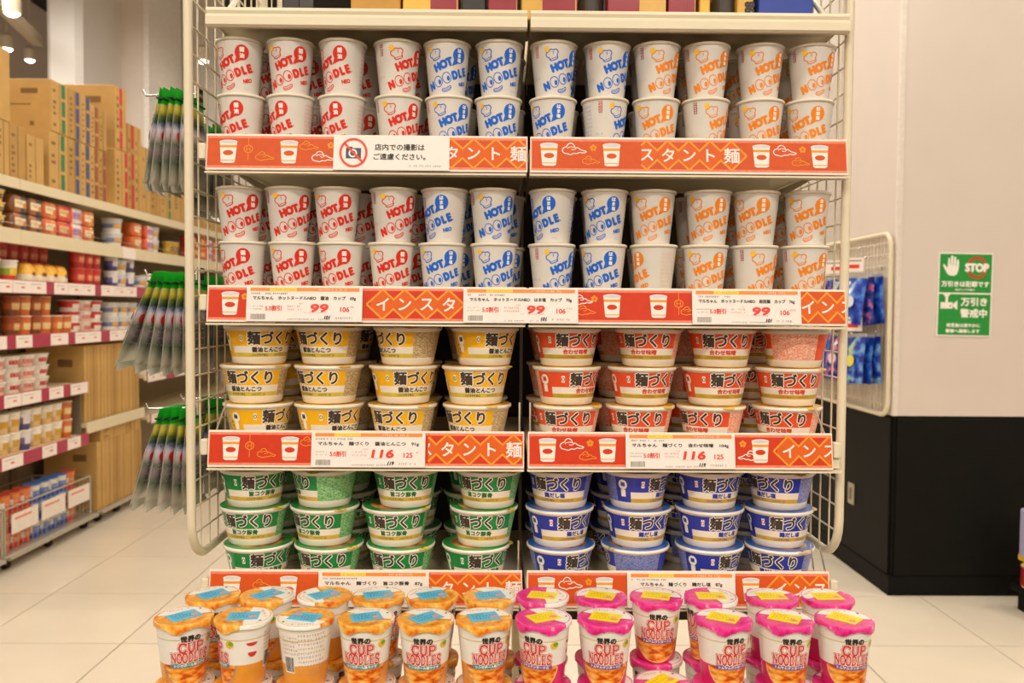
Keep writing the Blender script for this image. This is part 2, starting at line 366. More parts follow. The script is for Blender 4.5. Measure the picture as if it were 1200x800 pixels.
# ================================================================ centre display fixture
XC, YF, BW = .044, 1.6, .597
DEPTH = .46
ZS = [2.012, 1.757, 1.480, 1.197, .920]           # shelf tops, top to bottom
ZL = [None, 1.777, 1.497, 1.226, .962]           # top edges of the label rails
dark = mat('dark_back_panel', (52, 44, 34), .7, var=.1)
fx = spawn('display_fixture', [], (XC, YF, 0), 0, 'cream metal double-bay display shelving stacked with cups and bowls of noodles', 'shelving')
backm = MB().box(-BW+.004, -.004, 0, .012, .70, 2.04).mesh('back_panel', dark)
ob('back_panel', backm, fx, (0, DEPTH, 0)); ob('back_panel', backm, fx, (BW, DEPTH, 0))
upm = MB().cbox(-.018, .018, 0, .045, 0, 2.10, .003).mesh('upright', cream)
for x in (-BW, 0, BW): ob('upright', upm, fx, (x, DEPTH+.012, 0))
ob('base_plinth', MB().cbox(-BW, BW, .02, DEPTH, 0, .14, .004).mesh('base_plinth', cream), fx)
for k, z in enumerate(ZS):
    for side in (0, 1):
        m = MB(); x0, x1 = (-BW+.001, -.003) if side == 0 else (.003, BW-.001)
        m.box(x0, x1, .012, DEPTH, -.018, 0)                    # deck
        sh = ob('shelf', m.mesh('shelf', cream), fx, (0, 0, z))
        if k == 0:
            lip = MB(); P = [(.012, .0), (.0, -.002), (-.002, -.008), (.0, -.014), (-.004, -.02), (-.004, -.034), (.0, -.038), (.010, -.038)]
            lip.add([(x, y, zz) for x in (x0, x1) for y, zz in P], [(i, i+1, 9+i, 8+i) for i in range(7)] + [tuple(range(8)), tuple(reversed(range(8, 16)))])
            ob('lip', lip.mesh('lip', cream), sh)
        else:
            lip = MB().box(x0, x1, .003, .016, ZL[k]-z-.066, -.002)
            lip.box(x0, x1, -.012, .014, ZL[k]-z-.0725, ZL[k]-z-.0690)
            ob('lip', lip.mesh('lip', cream), sh)
        for x in (x0+.004, x1-.006):
            br = MB().add([(x, .03, -.02), (x, DEPTH, -.02), (x, DEPTH, -.045), (x+.002, .03, -.02), (x+.002, DEPTH, -.02), (x+.002, DEPTH, -.045)], [(0, 1, 2), (3, 5, 4), (0, 2, 5, 3), (0, 3, 4, 1)])
            ob('bracket', br.mesh('bracket', cream), sh)
# side wire panels
def side_panel(X, Y0, label, zb=.978):
    XX = X-XC; y0 = Y0-YF; y1 = DEPTH+.03; r = .075; zt = 2.42
    pts = [(XX, y0, zt)]
    pts += [(XX, y0, zb+r+.02)]
    for a in range(0, 91, 15): pts.append((XX, y0+r-r*math.cos(R(a)), zb+r-r*math.sin(R(a))))
    pts += [(XX, y1-r, zb)]
    for a in range(0, 91, 15): pts.append((XX, y1-r+r*math.sin(R(a)), zb+r-r*math.cos(R(a))))
    pts += [(XX, y1, zt)]
    fr = ob('side_panel', MB().tube(pts, .0085, 10).mesh('side_panel', cream, smooth=50), fx, label=label)
    g = MB(); y = y0+.05
    while y < y1-.02:
        dz = r-math.sqrt(max(0, r*r-(max(0, r-(y-y0)))**2)) if y-y0 < r else 0
        g.tube([(XX, y, zb+dz), (XX, y, zt)], .0019, 6); y += .05
    z = zb+.05
    while z < zt:
        o = 0
        if z < zb+r: o = r-math.sqrt(max(0, r*r-(zb+r-z)**2))
        g.tube([(XX+.003, y0+o, z), (XX+.003, y1, z)], .0019, 6); z += .05
    ob('wire_grid', g.mesh('wire_grid', cream, smooth=60), fr)
XPL, XPR = -.585, .652
side_panel(XPL, 1.6, 'white wire side panel hung with green pouches')
side_panel(XPR, 1.63, 'white wire side panel next to the pillar')
# little fence rails at the ends of the top shelf
for s in (-1, 1):
    x = s*(BW-.02); g = MB()
    g.tube([(x-s*.005, .05, ZS[0]+.004), (x, .30, ZS[0]+.20), (x, DEPTH-.01, ZS[0]+.20), (x, DEPTH-.01, ZS[0]+.002)], .006, 8)
    for y in (.1, .14, .18, .22, .26, .3, .34, .38): g.tube([(x, y, ZS[0]+.001), (x, y, ZS[0]+min(.2, .04+(y-.1)*.8))], .0016, 6)
    ob('end_fence', g.mesh('end_fence', cream, smooth=50), fx)
# chrome wire dividers standing at the shelf fronts
def wire(x, z, lean, h, two=False):
    m = MB().tube([(x, .008, z-.02), (x, .006, z), (x+lean, .012, z+h)], .0017, 6)
    ob('wire_divider', m.mesh('wire_divider', chrome, smooth=60), fx)
wire(-BW+.014, ZL[3], .018, .055); wire(BW-.03, ZL[3], -.02, .055); wire(-.012, ZL[3], 0, .055); wire(.008, ZL[3], 0, .055)
wire(BW-.012, ZL[4]-.045, -.02, .09); wire(BW-.045, ZL[4], -.005, .05); wire(-.012, ZL[4], .0, .055)
# rail end clips
clip = MB().cbox(-.007, .007, -.004, .012, -.042, -.012, .002).mesh('rail_clip', cream)
for k in (1, 2, 3, 4):
    ob('rail_clip', clip, fx, (-BW-.0065, 0, ZL[k]-.004))
    if k > 2: ob('rail_clip', clip, fx, (BW-.008, .0, ZL[k]-.004))
# ================================================================ label strips and price cards
SH = 65.0
s_or = mat('strip_orange', (206, 82, 30), .45, spec=.25, var=.05, scale=60); s_rd = mat('strip_red', (202, 56, 22), .45, spec=.25, var=.05, scale=60)
s_br = mat('strip_border', (230, 130, 100), .45, var=.1, scale=120, spec=.3); s_zz = mat('strip_bright_orange', (216, 94, 26), .45, spec=.25)
s_ye = mat('strip_gold', (232, 150, 48), .45, spec=.25); s_wh = mat('strip_white', (236, 226, 214), .45, spec=.3, var=.01)
s_edge = mat('clear_rail', (246, 224, 206), .25, coat=.4, var=.02); s_gy = mat('strip_grey', (206, 202, 204), .5)
def cup_icon(x, field):
    h = [(poly([(-16, 18), (16, 18), (13, -20), (9, -22), (-9, -22), (-13, -20)]).move(x, 33), s_wh, .5), (ell(x, 51, 16, 3.6), s_gy, .7), (ring(x, 51, 16, 3.6, 1.2), s_wh, .8)]
    return 'cup_picture', h + [(poly([(x-15.6, 45), (x+15.6, 45), (x+15.2, 40.5), (x-15.2, 40.5)]), s_ye, .7), (ell(x, 30.5, 9.5, 5), field, .7), (rect(x-13, 15.5, x+13, 17), s_ye, .7)]
CLD = curl([(0, 0), (-3, 5), (0, 10), (5, 11), (7, 16), (13, 18), (18, 14), (19, 9), (24, 10), (28, 6), (40, 3), (33, 0), (27, 2), (22, -1), (16, 0), (12, -3), (6, -1)], 2)
SWL = [(15-9*math.cos(t/4)*(1-t/30), 8+4*math.sin(t/4)*(1-t/30)) for t in range(0, 24)]
def cloud(x, y, m, k=1.0, fl=1):
    w = 1.7 if m is s_wh else 1.3
    return 'cloud_picture', [(line([(x+(q[0]-18)*k*fl, y+(q[1]-7)*k) for q in CLD], w, True), m, .55), (line([(x+(px-18)*k*fl, y+(py-7)*k) for px, py in SWL], w*.8), m, .55)]
def flower(x, y):
    s = Sh()
    for k in range(5): s = s + ell(x+3.6*math.cos(R(90+72*k)), y+3.6*math.sin(R(90+72*k)), 3, 3, 10)
    return 'flower_picture', [(s, s_ye, .55), (ell(x, y, 1.6, 1.6, 8), s_or, .7)]
def lantern(x):
    s = ring(x, 38, 8, 7, 1.3, 16) + line([(x, 45), (x, 60)], .9) + line([(x, 31), (x, 17)], 1.1) + line([(x-5, 38), (x+5, 38)], 1) + line([(x-3, 43), (x-3, 33)], 1) + line([(x+3, 43), (x+3, 33)], 1)
    return 'lantern_picture', [(s, s_ye, .5)]
def zig(chars, x0, x1, openl=False, openr=False, P=41.0, first=None):
    """zigzag band with one character in each diamond; first: x of the first character"""
    L = []; n = len(chars)
    xs = [first+P*k for k in range(n)]
    bg = poly([(max(x0, xs[0]-P*.55), 33)] + [q for x in xs for q in ((min(max(x-P/2, x0), x1), 44), (min(max(x, x0), x1), 63.5))] + [(min(xs[-1]+P*.5, x1), 44), (min(xs[-1]+P*.72, x1), 33), (min(xs[-1]+P*.5, x1), 22)] + [q for x in reversed(xs) for q in ((min(max(x, x0), x1), 2.5), (min(max(x-P/2, x0), x1), 22))])
    L.append((bg, s_zz, .35))
    def clipl(pts):
        out = []
        for a, b in zip(pts, pts[1:]):
            if b[0] < x0 or a[0] > x1: continue
            def at(x): t = (x-a[0])/(b[0]-a[0]); return (x, a[1]+(b[1]-a[1])*t)
            a2 = at(x0) if a[0] < x0 else a; b2 = at(x1) if b[0] > x1 else b
            if not out: out.append(a2)
            out.append(b2)
        return out
    up = [(xs[0]-P*.72, 33)]
    for k, x in enumerate(xs): up += [(x, 61)] + ([(x+P/2, 42)] if k < n-1 else [])
    up += [(xs[-1]+P*.72, 33)]
    for pts in (up, [(x, 66-y) for x, y in up]):
        q = clipl(pts)
        if len(q) > 1: L.append((line(q, 3.4), s_ye, .5))
    for c, x in zip(chars, xs):
        if c == '　': continue
        g, gw, gh = glyphs(c); k = 29.0 if c != '麺' else 31.0
        s = g.scale(k).fat(.55, 4).move(x+(.5), 33)
        if max(p[0] for p in s.v) > x1+1 or min(p[0] for p in s.v) < x0-1:
            vs = [(min(max(px, x0), x1), py, l) for px, py, l in s.v]; s = Sh(vs, s.f)
        L.append((s, s_wh, .8))
    return 'zigzag_band', L
def strip(k, side, W, field, art, label, patches=()):
    x = -BW+.002 if side == 0 else .004
    root = spawn('label_strip', [], (XC+x, YF-.010, ZL[k]-.065), (R(-9), 0, 0), label, 'shelf label', 'orange printed shelf strips')
    ob('rail_backing', MB().cbox(0, W/1e3, -.0015, .0015, -.002, SH/1e3+.002, .0007).mesh('rail_backing', s_edge), root)
    L = [(rect(2, 2, W-2, 63), s_br, 1.7), (rect(3.5, 6.5, W-3.5, 58.5), field, 1.8)]
    for x0, x1, mt in patches: L.append((rect(x0, 2, x1, 63), mt, 1.9))
    ob('printed_card', flat('printed_card', L), root)
    for nm, A in art:
        if nm == 'zigzag_band':
            z = ob(nm, flat(nm, [(s, m, e+1.6) for s, m, e in A if m is not s_wh]), root)
            for s, m, e in A:
                if m is s_wh: ob('character', flat('character', [(s, m, e+1.6)]), z)
        else: ob(nm, flat(nm, [(s, m, e+1.6) for s, m, e in A]), root)
    return root
o, r_ = s_or, s_rd
strip(1, 0, 594, o, [cup_icon(41, o), lantern(78), cloud(109, 24, s_ye, .85), cup_icon(153, o), cloud(190, 45, s_ye, .85), flower(230, 46), cloud(216, 24, s_wh, 1.0), zig('インスタント麺', 290, 591, first=330)], 'orange noodle-print label strip under the red and blue cups, top shelf')
strip(1, 1, 591, o, [cup_icon(35, o), cloud(82, 43, s_wh, 1.1), flower(117, 46), cloud(113, 22, s_ye, .8), cup_icon(151, o), zig('スタント麺', 206, 591, first=216, P=39.5), cup_icon(430, o), cloud(474, 43, s_wh, 1.05), flower(507, 46), cloud(503, 22, s_ye, .8), cup_icon(539, o)], 'orange noodle-print label strip under the orange-lettered cups, top shelf')
strip(2, 0, 594, r_, [cup_icon(43, r_), flower(70, 46), zig('インスタ', 295, 497, first=326, P=41), zig('ンタ', 411, 594, first=409, P=41)][:3], 'red noodle-print label strip between the second shelf and yellow bowls')
strip(2, 1, 594, r_, [flower(122, 46), cloud(106, 24, s_ye, .9), cloud(100, 44, s_wh, .9), cup_icon(155, r_), cup_icon(242, r_), lantern(280), cloud(300, 24, s_ye, .8), zig('インス', 505, 592, first=522, P=37)], 'red noodle-print label strip between the second shelf and red bowls', [(505, 590, s_or)])
strip(3, 0, 592, r_, [cup_icon(43, r_), lantern(78), cloud(110, 24, s_ye, .85), cup_icon(153, r_), cloud(190, 46, s_ye, .85), zig('スタント麺', 412, 590, first=406, P=41.5)], 'red noodle-print label strip below the yellow bowls')
strip(3, 1, 575, r_, [cup_icon(37, r_), cloud(83, 43, s_wh, 1.1), flower(117, 46), cloud(113, 22, s_ye, .8), cup_icon(150, r_), flower(405, 46), cloud(414, 24, s_wh, .9, -1), cup_icon(438, r_), zig('インス', 455, 572, first=491, P=39)], 'red noodle-print label strip below the red bowls')
strip(4, 0, 590, o, [cup_icon(43, o), cup_icon(150, o), cloud(100, 40, s_ye, .85), zig('スタント麺', 412, 588, first=406, P=41.5)], 'orange noodle-print label strip below the green bowls behind the foil-lidded cups')
strip(4, 1, 575, o, [cup_icon(37, o), cloud(83, 43, s_wh, 1.1), flower(117, 46), cup_icon(147, o), cup_icon(425, o), zig('インス', 440, 572, first=480, P=38)], 'orange noodle-print label strip below the blue bowls behind the foil-lidded cups')
# price cards
c_wh = mat('card_white', (232, 224, 214), .45, coat=.1, var=.01); c_or = mat('card_orange', (238, 138, 52), .45); c_ye = mat('card_yellow', (244, 210, 60), .5)
c_bk = mat('print_black', (46, 40, 36), .5, var=.03); c_gy = mat('print_grey', (150, 140, 130), .5); c_rd = mat('print_price_red', (226, 56, 38), .45); c_pk = mat('print_pink', (238, 130, 112), .5)
def price_card(X, k, W, name, price, taxed, old, label, seed):
    H = 66
    root = spawn('price_card', [], (X, YF-.0146, ZL[k]-.0655), (R(-9), 0, 0), label, 'price card', 'price cards on the shelf strips')
    ob('card', MB().cbox(0, W/1e3, -.0012, .0012, 0, H/1e3, .0005).mesh('card', c_wh), root)
    ob('header_band', flat('header_band', [(rect(7, 57, W-6, 63.5), c_or, 1.6), (rect(W*.2, 57.3, W*.43, 63.2), c_ye, 1.8), (dashes(W*.21, W*.42, 58.5, 3.4, seed), c_or, 1.95), (dashes(W*.62, W*.86, 58.5, 3.2, seed+1), c_wh, 1.9)]), root)
    L = [(dashes(8, W*.36, 51, 3.2, seed+2), c_bk, 1.6), (text(name, W*.5, 43.5, h=8.6, w=W-24 if len(name) > 19 else W-50, bold=.28, n=4), c_bk, 1.6)]
    L += [(dashes(8, 32, 27.5, 2.4, seed+3), c_gy, 1.6), (dashes(8, 32, 22, 2.4, seed+4), c_gy, 1.6)]
    L += [(dashes(W*.36, W*.73, 3, 3, seed+5), c_gy, 1.6), (text(old, W*.7, 8, h=7, bold=.5, shear=.25), c_bk, 1.6), (dashes(W*.77, W*.93, 5, 4, seed+6), c_gy, 1.6), (dashes(W*.5, W*.7, 16, 2, seed+9), c_gy, 1.6)]
    rb = random.Random(seed); x = 9.0; bars = Sh()
    while x < 36: w = rb.choice((.5, .8, 1.2)); bars = bars + rect(x, 4, x+w, 14); x += w+rb.choice((.5, .8))
    L.append((bars, c_gy, 1.6))
    for q in L: ob('print_line', flat('print_line', [q]), root)
    P = [(text(price, W*.63, 25.5, h=16, w=34 if len(price) == 2 else 42, bold=1.15, shear=.18), c_rd, 1.6), (text('5.0割引', W*.235, 25, h=10.5, w=30, bold=.3), c_rd, 1.6), (text(taxed, W*.85, 23, h=9.5, w=17, bold=.35), c_rd, 1.6)]
    P += [(dashes(W*.355, W*.49, 27, 3.4, seed+7), c_pk, 1.6), (dashes(W*.355, W*.49, 21, 3.2, seed+8), c_pk, 1.6), (dashes(W*.46, W*.5, 32, 3.2, seed+9), c_pk, 1.6), (dashes(W*.9, W*.95, 26, 4, seed+10), c_pk, 1.6)]
    ob('price', flat('price', P[:1]), root, label='large red price figures')
    for q in P[1:]: ob('print_line', flat('print_line', [q]), root)
def xs(px, k): return PY(px, {2: 350, 3: 525, 4: 680}[k], YF-.008).x
price_card(xs(289, 2), 2, 215, 'マルちゃん　ホットヌードルNEO　醤油　カップ　69g', '99', '106', '101', 'white price card reading 99 below the red-lettered cups', 11)
price_card(xs(543, 2), 2, 214, 'マルちゃん　ホットヌードルNEO　はま塩　カップ　70g', '99', '106', '101', 'white price card reading 99 below the blue-lettered cups', 31)
price_card(xs(811, 2), 2, 204, 'マルちゃん　ホットヌードルNEO　担担麺　カップ　76g', '99', '106', '101', 'white price card reading 99 below the orange-lettered cups', 51)
price_card(xs(365, 3), 3, 213, 'マルちゃん　麺づくり　醤油とんこつ　91g', '116', '125', '119', 'white price card reading 116 below the yellow bowls', 71)
price_card(xs(733, 3), 3, 206, 'マルちゃん　麺づくり　合わせ味噌　104g', '116', '125', '119', 'white price card reading 116 below the red bowls', 91)
price_card(xs(373, 4), 4, 208, 'マルちゃん　麺づくり　旨コク豚骨　87g', '116', '125', '119', 'white price card below the green bowls, half hidden by foil-lidded cups', 111)
price_card(xs(735, 4), 4, 205, 'マルちゃん　麺づくり　鶏だし塩　87g', '116', '125', '119', 'white price card below the blue bowls, half hidden by foil-lidded cups', 131)
# no-photography notice
NX = PY(391, 180, YF-.008).x; W = 214
root = spawn('notice_card', [], (NX, YF-.0146, ZL[1]-.066), (R(-9), 0, 0), 'white no-photography notice card on the top shelf strip', 'notice card')
ob('card', MB().cbox(0, W/1e3, -.0012, .0012, 0, .067, .0005).mesh('card', c_wh), root)
dkc = mat('camera_grey', (70, 72, 84), .5)
ob('camera_symbol', flat('camera_symbol', [(rect(23, 22, 51, 42) + rect(27, 42, 35, 44.5), dkc, 1.5), (ell(36, 32, 8, 8), c_wh, 1.7), (ell(36, 32, 5, 5), dkc, 1.9)]), root)
ob('prohibition_ring', flat('prohibition_ring', [(ring(37, 33, 24, 26, 4) + line([(20, 51), (54, 15)], 4), c_rd, 2.2)]), root)
for q in ((text('店内での撮影は', 122, 44, h=12.5, w=92, bold=.3), c_bk, 1.6), (text('ご遠慮ください。', 122, 26, h=12.5, w=96, bold=.3), c_bk, 1.6), (dashes(140, 200, 7, 3.4, 5), c_gy, 1.6)): ob('print_line', flat('print_line', [q]), root)
# ================================================================ noodle cups with big slanted lettering
paper = mat('paper_cup_white', (214, 207, 196), .4, coat=.25, var=.02, scale=25); rimc = mat('cup_rim', (226, 214, 190), .4, coat=.3, var=.02)
lidp = mat('paper_lid', (236, 228, 212), .4, coat=.2); badge = mat('badge_yellow', (246, 190, 40), .45)
CH, RT, RB = 110.0, 45.5, 35.0
def hr(v): return 35.2+(min(max(v, 0), CH)-6)/98.5*10.3
cup_body = MB().lathe([(.0335, 0), (.035, .0015), (.0352, .006), (.0455, .1045), (.0455, .108)], 40).mesh('cup_body', paper, smooth=40)
cup_rim = MB().lathe([(.0452, .1035), (.0478, .1045), (.0485, .107), (.0478, .1095), (.0462, .1105), (.044, .110)], 40, cap0=False, cap1=False).mesh('rim', rimc, smooth=60)
cup_lid = MB().lathe([(.0462, .1098), (.0462, .1104)], 40).mesh('lid', lidp)
def hot_design(key, col, flav, dark):
    m = mat('ink_'+key, col, .45, var=.04, spec=.3); m2 = mat('ink_pale_'+key, tuple(int(c*.45+228*.55) for c in col), .5); dk = mat('ink_seal_'+key, dark, .5)
    sl = 21
    L = text('HOT', -8.5, 61, h=18.5, w=42, bold=1.9, rot=sl+1) + text('N', -38, 20, h=18.5, w=15, bold=1.9, rot=sl) + text('D', 17, 41.5, h=18.5, w=14, bold=1.9, rot=sl) + text('L', 29.5, 46, h=18.5, w=10, bold=1.9, rot=sl) + text('E', 41, 50.5, h=18.5, w=11, bold=1.9, rot=sl) + ell(50, 46.5, 1.3, 1.3, 8)
    for x, y in ((-20.5, 28), (-1, 35)):
        L = L + ring(x, y, 9.2, 10.6, 1.7, 26, sl) + ell(x+3.5, y-1, 3.4, 5.2, 14, sl-10) 
    P = lambda pts: [(x*math.cos(R(sl))-y*math.sin(R(sl)), x*math.sin(R(sl))+y*math.cos(R(sl))) for x, y in pts]
    sm = curl([(-14, 3), (-11, -4), (0, -6), (11, -4), (14, 3), (8, 3.5), (0, 1.5), (-8, 3.5)], 2)
    L = L + line([(x*.85-1, y*.85+13.5) for x, y in P(sm)], 1.6, True) + line([(x*.85-1, y*.85+13.5) for x, y in P([(-11, 0), (-5, -1.8), (0, -2.3), (5, -1.8), (11, 0)])], 1.3)
    hat = curl([(-8, -11), (8, -11), (8, -3), (13, 1), (11, 8), (5, 8), (0, 12), (-5, 8), (-11, 8), (-13, 1), (-8, -3)], 2)
    L = L + line([(x-25, y+81) for x, y in P(hat)], 1.9, True) + line([(x-25, y+81) for x, y in P([(-8, -7), (8, -7)])], 1.2) + line([(x-25, y+81) for x, y in P([(2, 1), (4, 5), (1.5, 5)])], 1)
    L = L + text('NEO', 38, 26, h=8.5, w=20, bold=.7, rot=12)
    fa = dashes(30, 46, 9, 2.4, 3)
    ba = ell(25, 80, 13.6, 15.5) + poly([(14, 72), (10, 58), (26, 66)])
    ft = Sh(); n = len(flav)
    for i, c in enumerate(flav): ft = ft + text(c, 25, 80+(n-1)*(4.6 if n > 2 else 6)-i*(9.2 if n > 2 else 12), h=8 if n > 2 else 10, bold=.5)
    seal = rect(-62, 78, -55, 101); sealt = Sh()
    for i in range(4): sealt = sealt + ring(-58.5, 98-i*5.6, 2, 1.9, .8, 8)
    pan = Sh()
    for i in range(9):
        pan = pan + dashes(74, 112, 88-i*8, 4.6, i+1, .95)
    pan2 = Sh()
    for i in range(10): pan2 = pan2 + dashes(-112, -78, 90-i*8, 4.4, i+20, .9)
    side = dashes(-70, -52, 34, 5, 8)
    return [('cup_body', cup_body, [('logo_lettering', wrap('logo_lettering', [(L, m, .25), (fa, m2, .25), (side, m2, .25)], hr, 43)),
              ('flavour_balloon', wrap('flavour_balloon', [(ba, m, .3), (ft, wht, .5)], hr, 43)),
              ('seal', wrap('seal', [(seal, dk, .25), (sealt, wht, .4), (ell(-36, 92, 5.2, 5.8, 18), badge, .3)], hr, 43)),
              ('fine_print', wrap('fine_print', [(pan, m2, .2)], hr, 43)), ('fine_print', wrap('fine_print', [(pan2, m2, .2)], hr, 43))]),
            ('rim', cup_rim), ('lid', cup_lid)]
HOT = {'red': hot_design('red', (220, 46, 32), '醤油', (150, 40, 50)), 'blue': hot_design('blue', (32, 104, 206), 'はま塩', (176, 50, 60)), 'orange': hot_design('orange', (242, 136, 28), '担担麺', (150, 30, 60))}
rows = {  # shelf: tier: (x pixels of the rims, logo turn in degrees)
    1: {1: ([282, 341, 402, 466, 524, 585, 647, 711, 769, 827, 890, 950], [-30, -8, -42, 32, 0, -2, 31, 31, 38, 24, 28, 32]),
        0: ([283, 341, 401, 467, 526, 584, 643, 709, 769, 827, 891, 949], [-47, -60, -51, 11, 11, 0, -18, 67, 0, 52, 8, -11])},
    2: {1: ([282, 339, 395, 461, 521, 577, 647, 708, 764, 829, 885, 944], [0, 11, -11, 20, -42, 16, -43, -9, 3, 3, -13, 8]),
        0: ([285, 343, 400, 459, 518, 579, 645, 707, 766, 826, 884, 943], [-34, -11, -26, -4, -9, 8, 36, -13, -78, 8, 46, 24])}}
CHS = .1036
shname = {1: 'top', 2: 'second'}
YC = YF+.0665
rj = random.Random(3)
def cup_at(colr, x, y, z, turn, label, group): return spawn('noodle_cup', HOT[colr], (x, y, z), R(turn)+math.atan2(-x, y), label, 'noodle cup', group, (.962, .962, .933))
for k, tiers in rows.items():
    for t, (px, rot) in tiers.items():
        for i, (p_, q) in enumerate(zip(px, rot)):
            zz = ZS[k]+.0004+t*CHS; colr = ('red', 'blue', 'orange')[i//4]
            dy = rj.uniform(-.001, .003)
            x = PY(p_, 100 if k == 1 else 280, YC+dy).x
            x = min(max(x, XC+(-BW+.040 if i < 6 else .0495)), XC+(-.0495 if i < 6 else BW-.043))
            cup_at(colr, x, YC+dy, zz, q, '%s-lettered white noodle cup, %s from left in the %s layer of the %s shelf' % (colr, ORD[i], ('lower', 'upper')[t], shname[k]), '%s-lettered noodle cups' % colr)
    for row in (1,):
        for t in (0, 1):
            for i in range(12):
                # the rows behind stand a little to one side, as in the gaps between the front cups
                a = px[i] if i else px[0]+6
                x = XC + (-BW+.012+.0515+i*.0975 if i < 6 else .010+.0515+(i-6)*.0965) + rj.uniform(-.0015, .0015)
                y = YC+.0995*row+rj.uniform(0, .002)
                colr = ('red', 'blue', 'orange')[i//4]
                cup_at(colr, x, y, ZS[k]+.0004+t*CHS, rj.uniform(-40, 40), '%s-lettered white noodle cup, %s from left in %s row behind, %s layer, %s shelf' % (colr, ORD[i], ('first', 'second')[row-1], ('lower', 'upper')[t], shname[k]), '%s-lettered noodle cups' % colr)
# ================================================================ noodle bowls
BH, BRT, BRB = 74.0, 66.0, 50.5
def br(v): return BRB+(BRT-BRB)*min(max(v, 0), BH)/BH
BV = [0, 2.5, 15, 23, 36, 65, 70]
def bowl_design(key, field, ink, flav, pal, lidc, stripe):
    mf = mat('bowl_field_'+key, field, .35, coat=.3, var=.05, scale=20); mw = mat('bowl_white', (240, 230, 212), .38, coat=.3, var=.02); mg = mat('bowl_stripe_'+key, stripe, .4, coat=.2, var=.12, scale=60)
    mp = ramp_mat('bowl_facts_'+key, [(.3, pal[0]), (.5, pal[1]), (.62, pal[2])], 260, .45, .2, stretch=(1, 1, 1.6))
    mi_ = mat('bowl_ink_'+key, ink, .5); md = mat('bowl_logo_dark', (70, 58, 48), .5, var=.2, scale=200); mo = mat('bowl_logo_outline', (252, 246, 230), .5)
    def am(i, a):
        if i <= 1 or i >= 5: return 1
        if 62 < a < 150: return 3
        if -80 < a <= 62: return {2: 2, 3: 1, 4: 0}[i]
        if -172 < a < -112: return 3
        return 0
    prof = [(br(v)/1e3, v/1e3) for v in BV]; prof[0] = (.048, 0)
    body = MB().lathe(prof, 72, amat=am, cap1=False); body.m[-1] = 1
    body = body.mesh('bowl_body', mf, mw, mg, mp, smooth=40)
    rim = MB().lathe([(.0652, .0665), (.0678, .0675), (.0690, .0705), (.0684, .0735), (.0665, .0742), (.062, .0736)], 56, cap0=False, cap1=False).mesh('rim', mw, smooth=60)
    l1 = mat('lid_'+key, lidc, .3, coat=.4, var=.15, scale=30); l2 = ramp_mat('lid_photo', [(.35, (90, 60, 30)), (.5, (190, 130, 50)), (.7, (226, 190, 110))], 35, .3, .4)
    lid = MB().lathe([(.0665, .0739), (.0668, .0745), (.052, .0748), (.030, .0748), (.001, .0748)], 56, mats=[0, 0, 1, 1, 1], cap0=False, cap1=False)
    tab = MB().add([(.045, -.049, .0748), (.062, -.026, .0748), (.066, -.034, .0725), (.060, -.044, .0715), (.051, -.050, .0725)], [(0, 4, 3, 2, 1)])
    mt = ramp_mat('lid_tab_'+key, [(.4, lidc), (.55, (238, 190, 60)), (.7, (240, 214, 120))], 60, .35, .3)
    lm = 60.0; u = lambda deg: lm*R(deg)
    lg = text('麺づくり', 0, 51.5, h=25, w=92, bold=0)
    small = rect(u(-60), 45, u(-54), 58)
    icon = ell(u(-95), 50, 9, 10) + rect(u(-95)-5, 26, u(-95)+5, 40)
    fl_ = text(flav, u(-6), 29.2, h=10.5, w=11*len(flav), bold=.55)
    sub = text('ノンフライめん', u(-22), 19, h=4.4, bold=.15) + dashes(u(6), u(34), 17, 3.6, 4)
    rd = Sh()
    for i in range(5): rd = rd + dashes(u(-108), u(-101), 22+8*i, 5, i+3)
    return [('bowl_body', body, [('logo_lettering', wrap('logo_lettering', [(lg.fat(2.5, 10), mo, .3), (lg.fat(1.0, 6), md, .5)], br, lm)),
               ('flavour_lettering', wrap('flavour_lettering', [(fl_, mi_, .3), (sub, mi_, .3)], br, lm)),
               ('emblem', wrap('emblem', [(small, mo, .3), (ring(u(-57), 51.5, 2.2, 3.6, 1.1, 12), redp if key == 'blue' else md, .5)], br, lm)), ('spoon_picture', wrap('spoon_picture', [(icon, mo, .3), (text('麺', u(-95), 51, h=9, bold=.3), mi_, .5)], br, lm)), ('fine_print', wrap('fine_print', [(rd, mi_, .3)], br, lm))]),
            ('rim', rim), ('lid', lid.mesh('lid', l1, l2, smooth=30), [('pull_tab', tab.mesh('pull_tab', mt))])]
BOWL = {'yellow': bowl_design('yellow', (252, 188, 24), (60, 50, 44), '醤油とんこつ', [(160, 134, 90), (192, 168, 126), (230, 202, 150)], (236, 186, 70), (214, 190, 70)),
        'red': bowl_design('red', (238, 84, 44), (214, 70, 50), '合わせ味噌', [(240, 120, 84), (244, 170, 140), (248, 214, 190)], (238, 186, 60), (190, 164, 50)),
        'green': bowl_design('green', (22, 138, 66), (24, 110, 56), '旨コク豚骨', [(60, 150, 80), (120, 186, 120), (176, 206, 150)], (40, 150, 70), (214, 176, 70)),
        'blue': bowl_design('blue', (44, 58, 168), (44, 62, 160), '鶏だし塩', [(70, 90, 170), (120, 140, 200), (170, 150, 190)], (50, 110, 200), (206, 168, 64))}
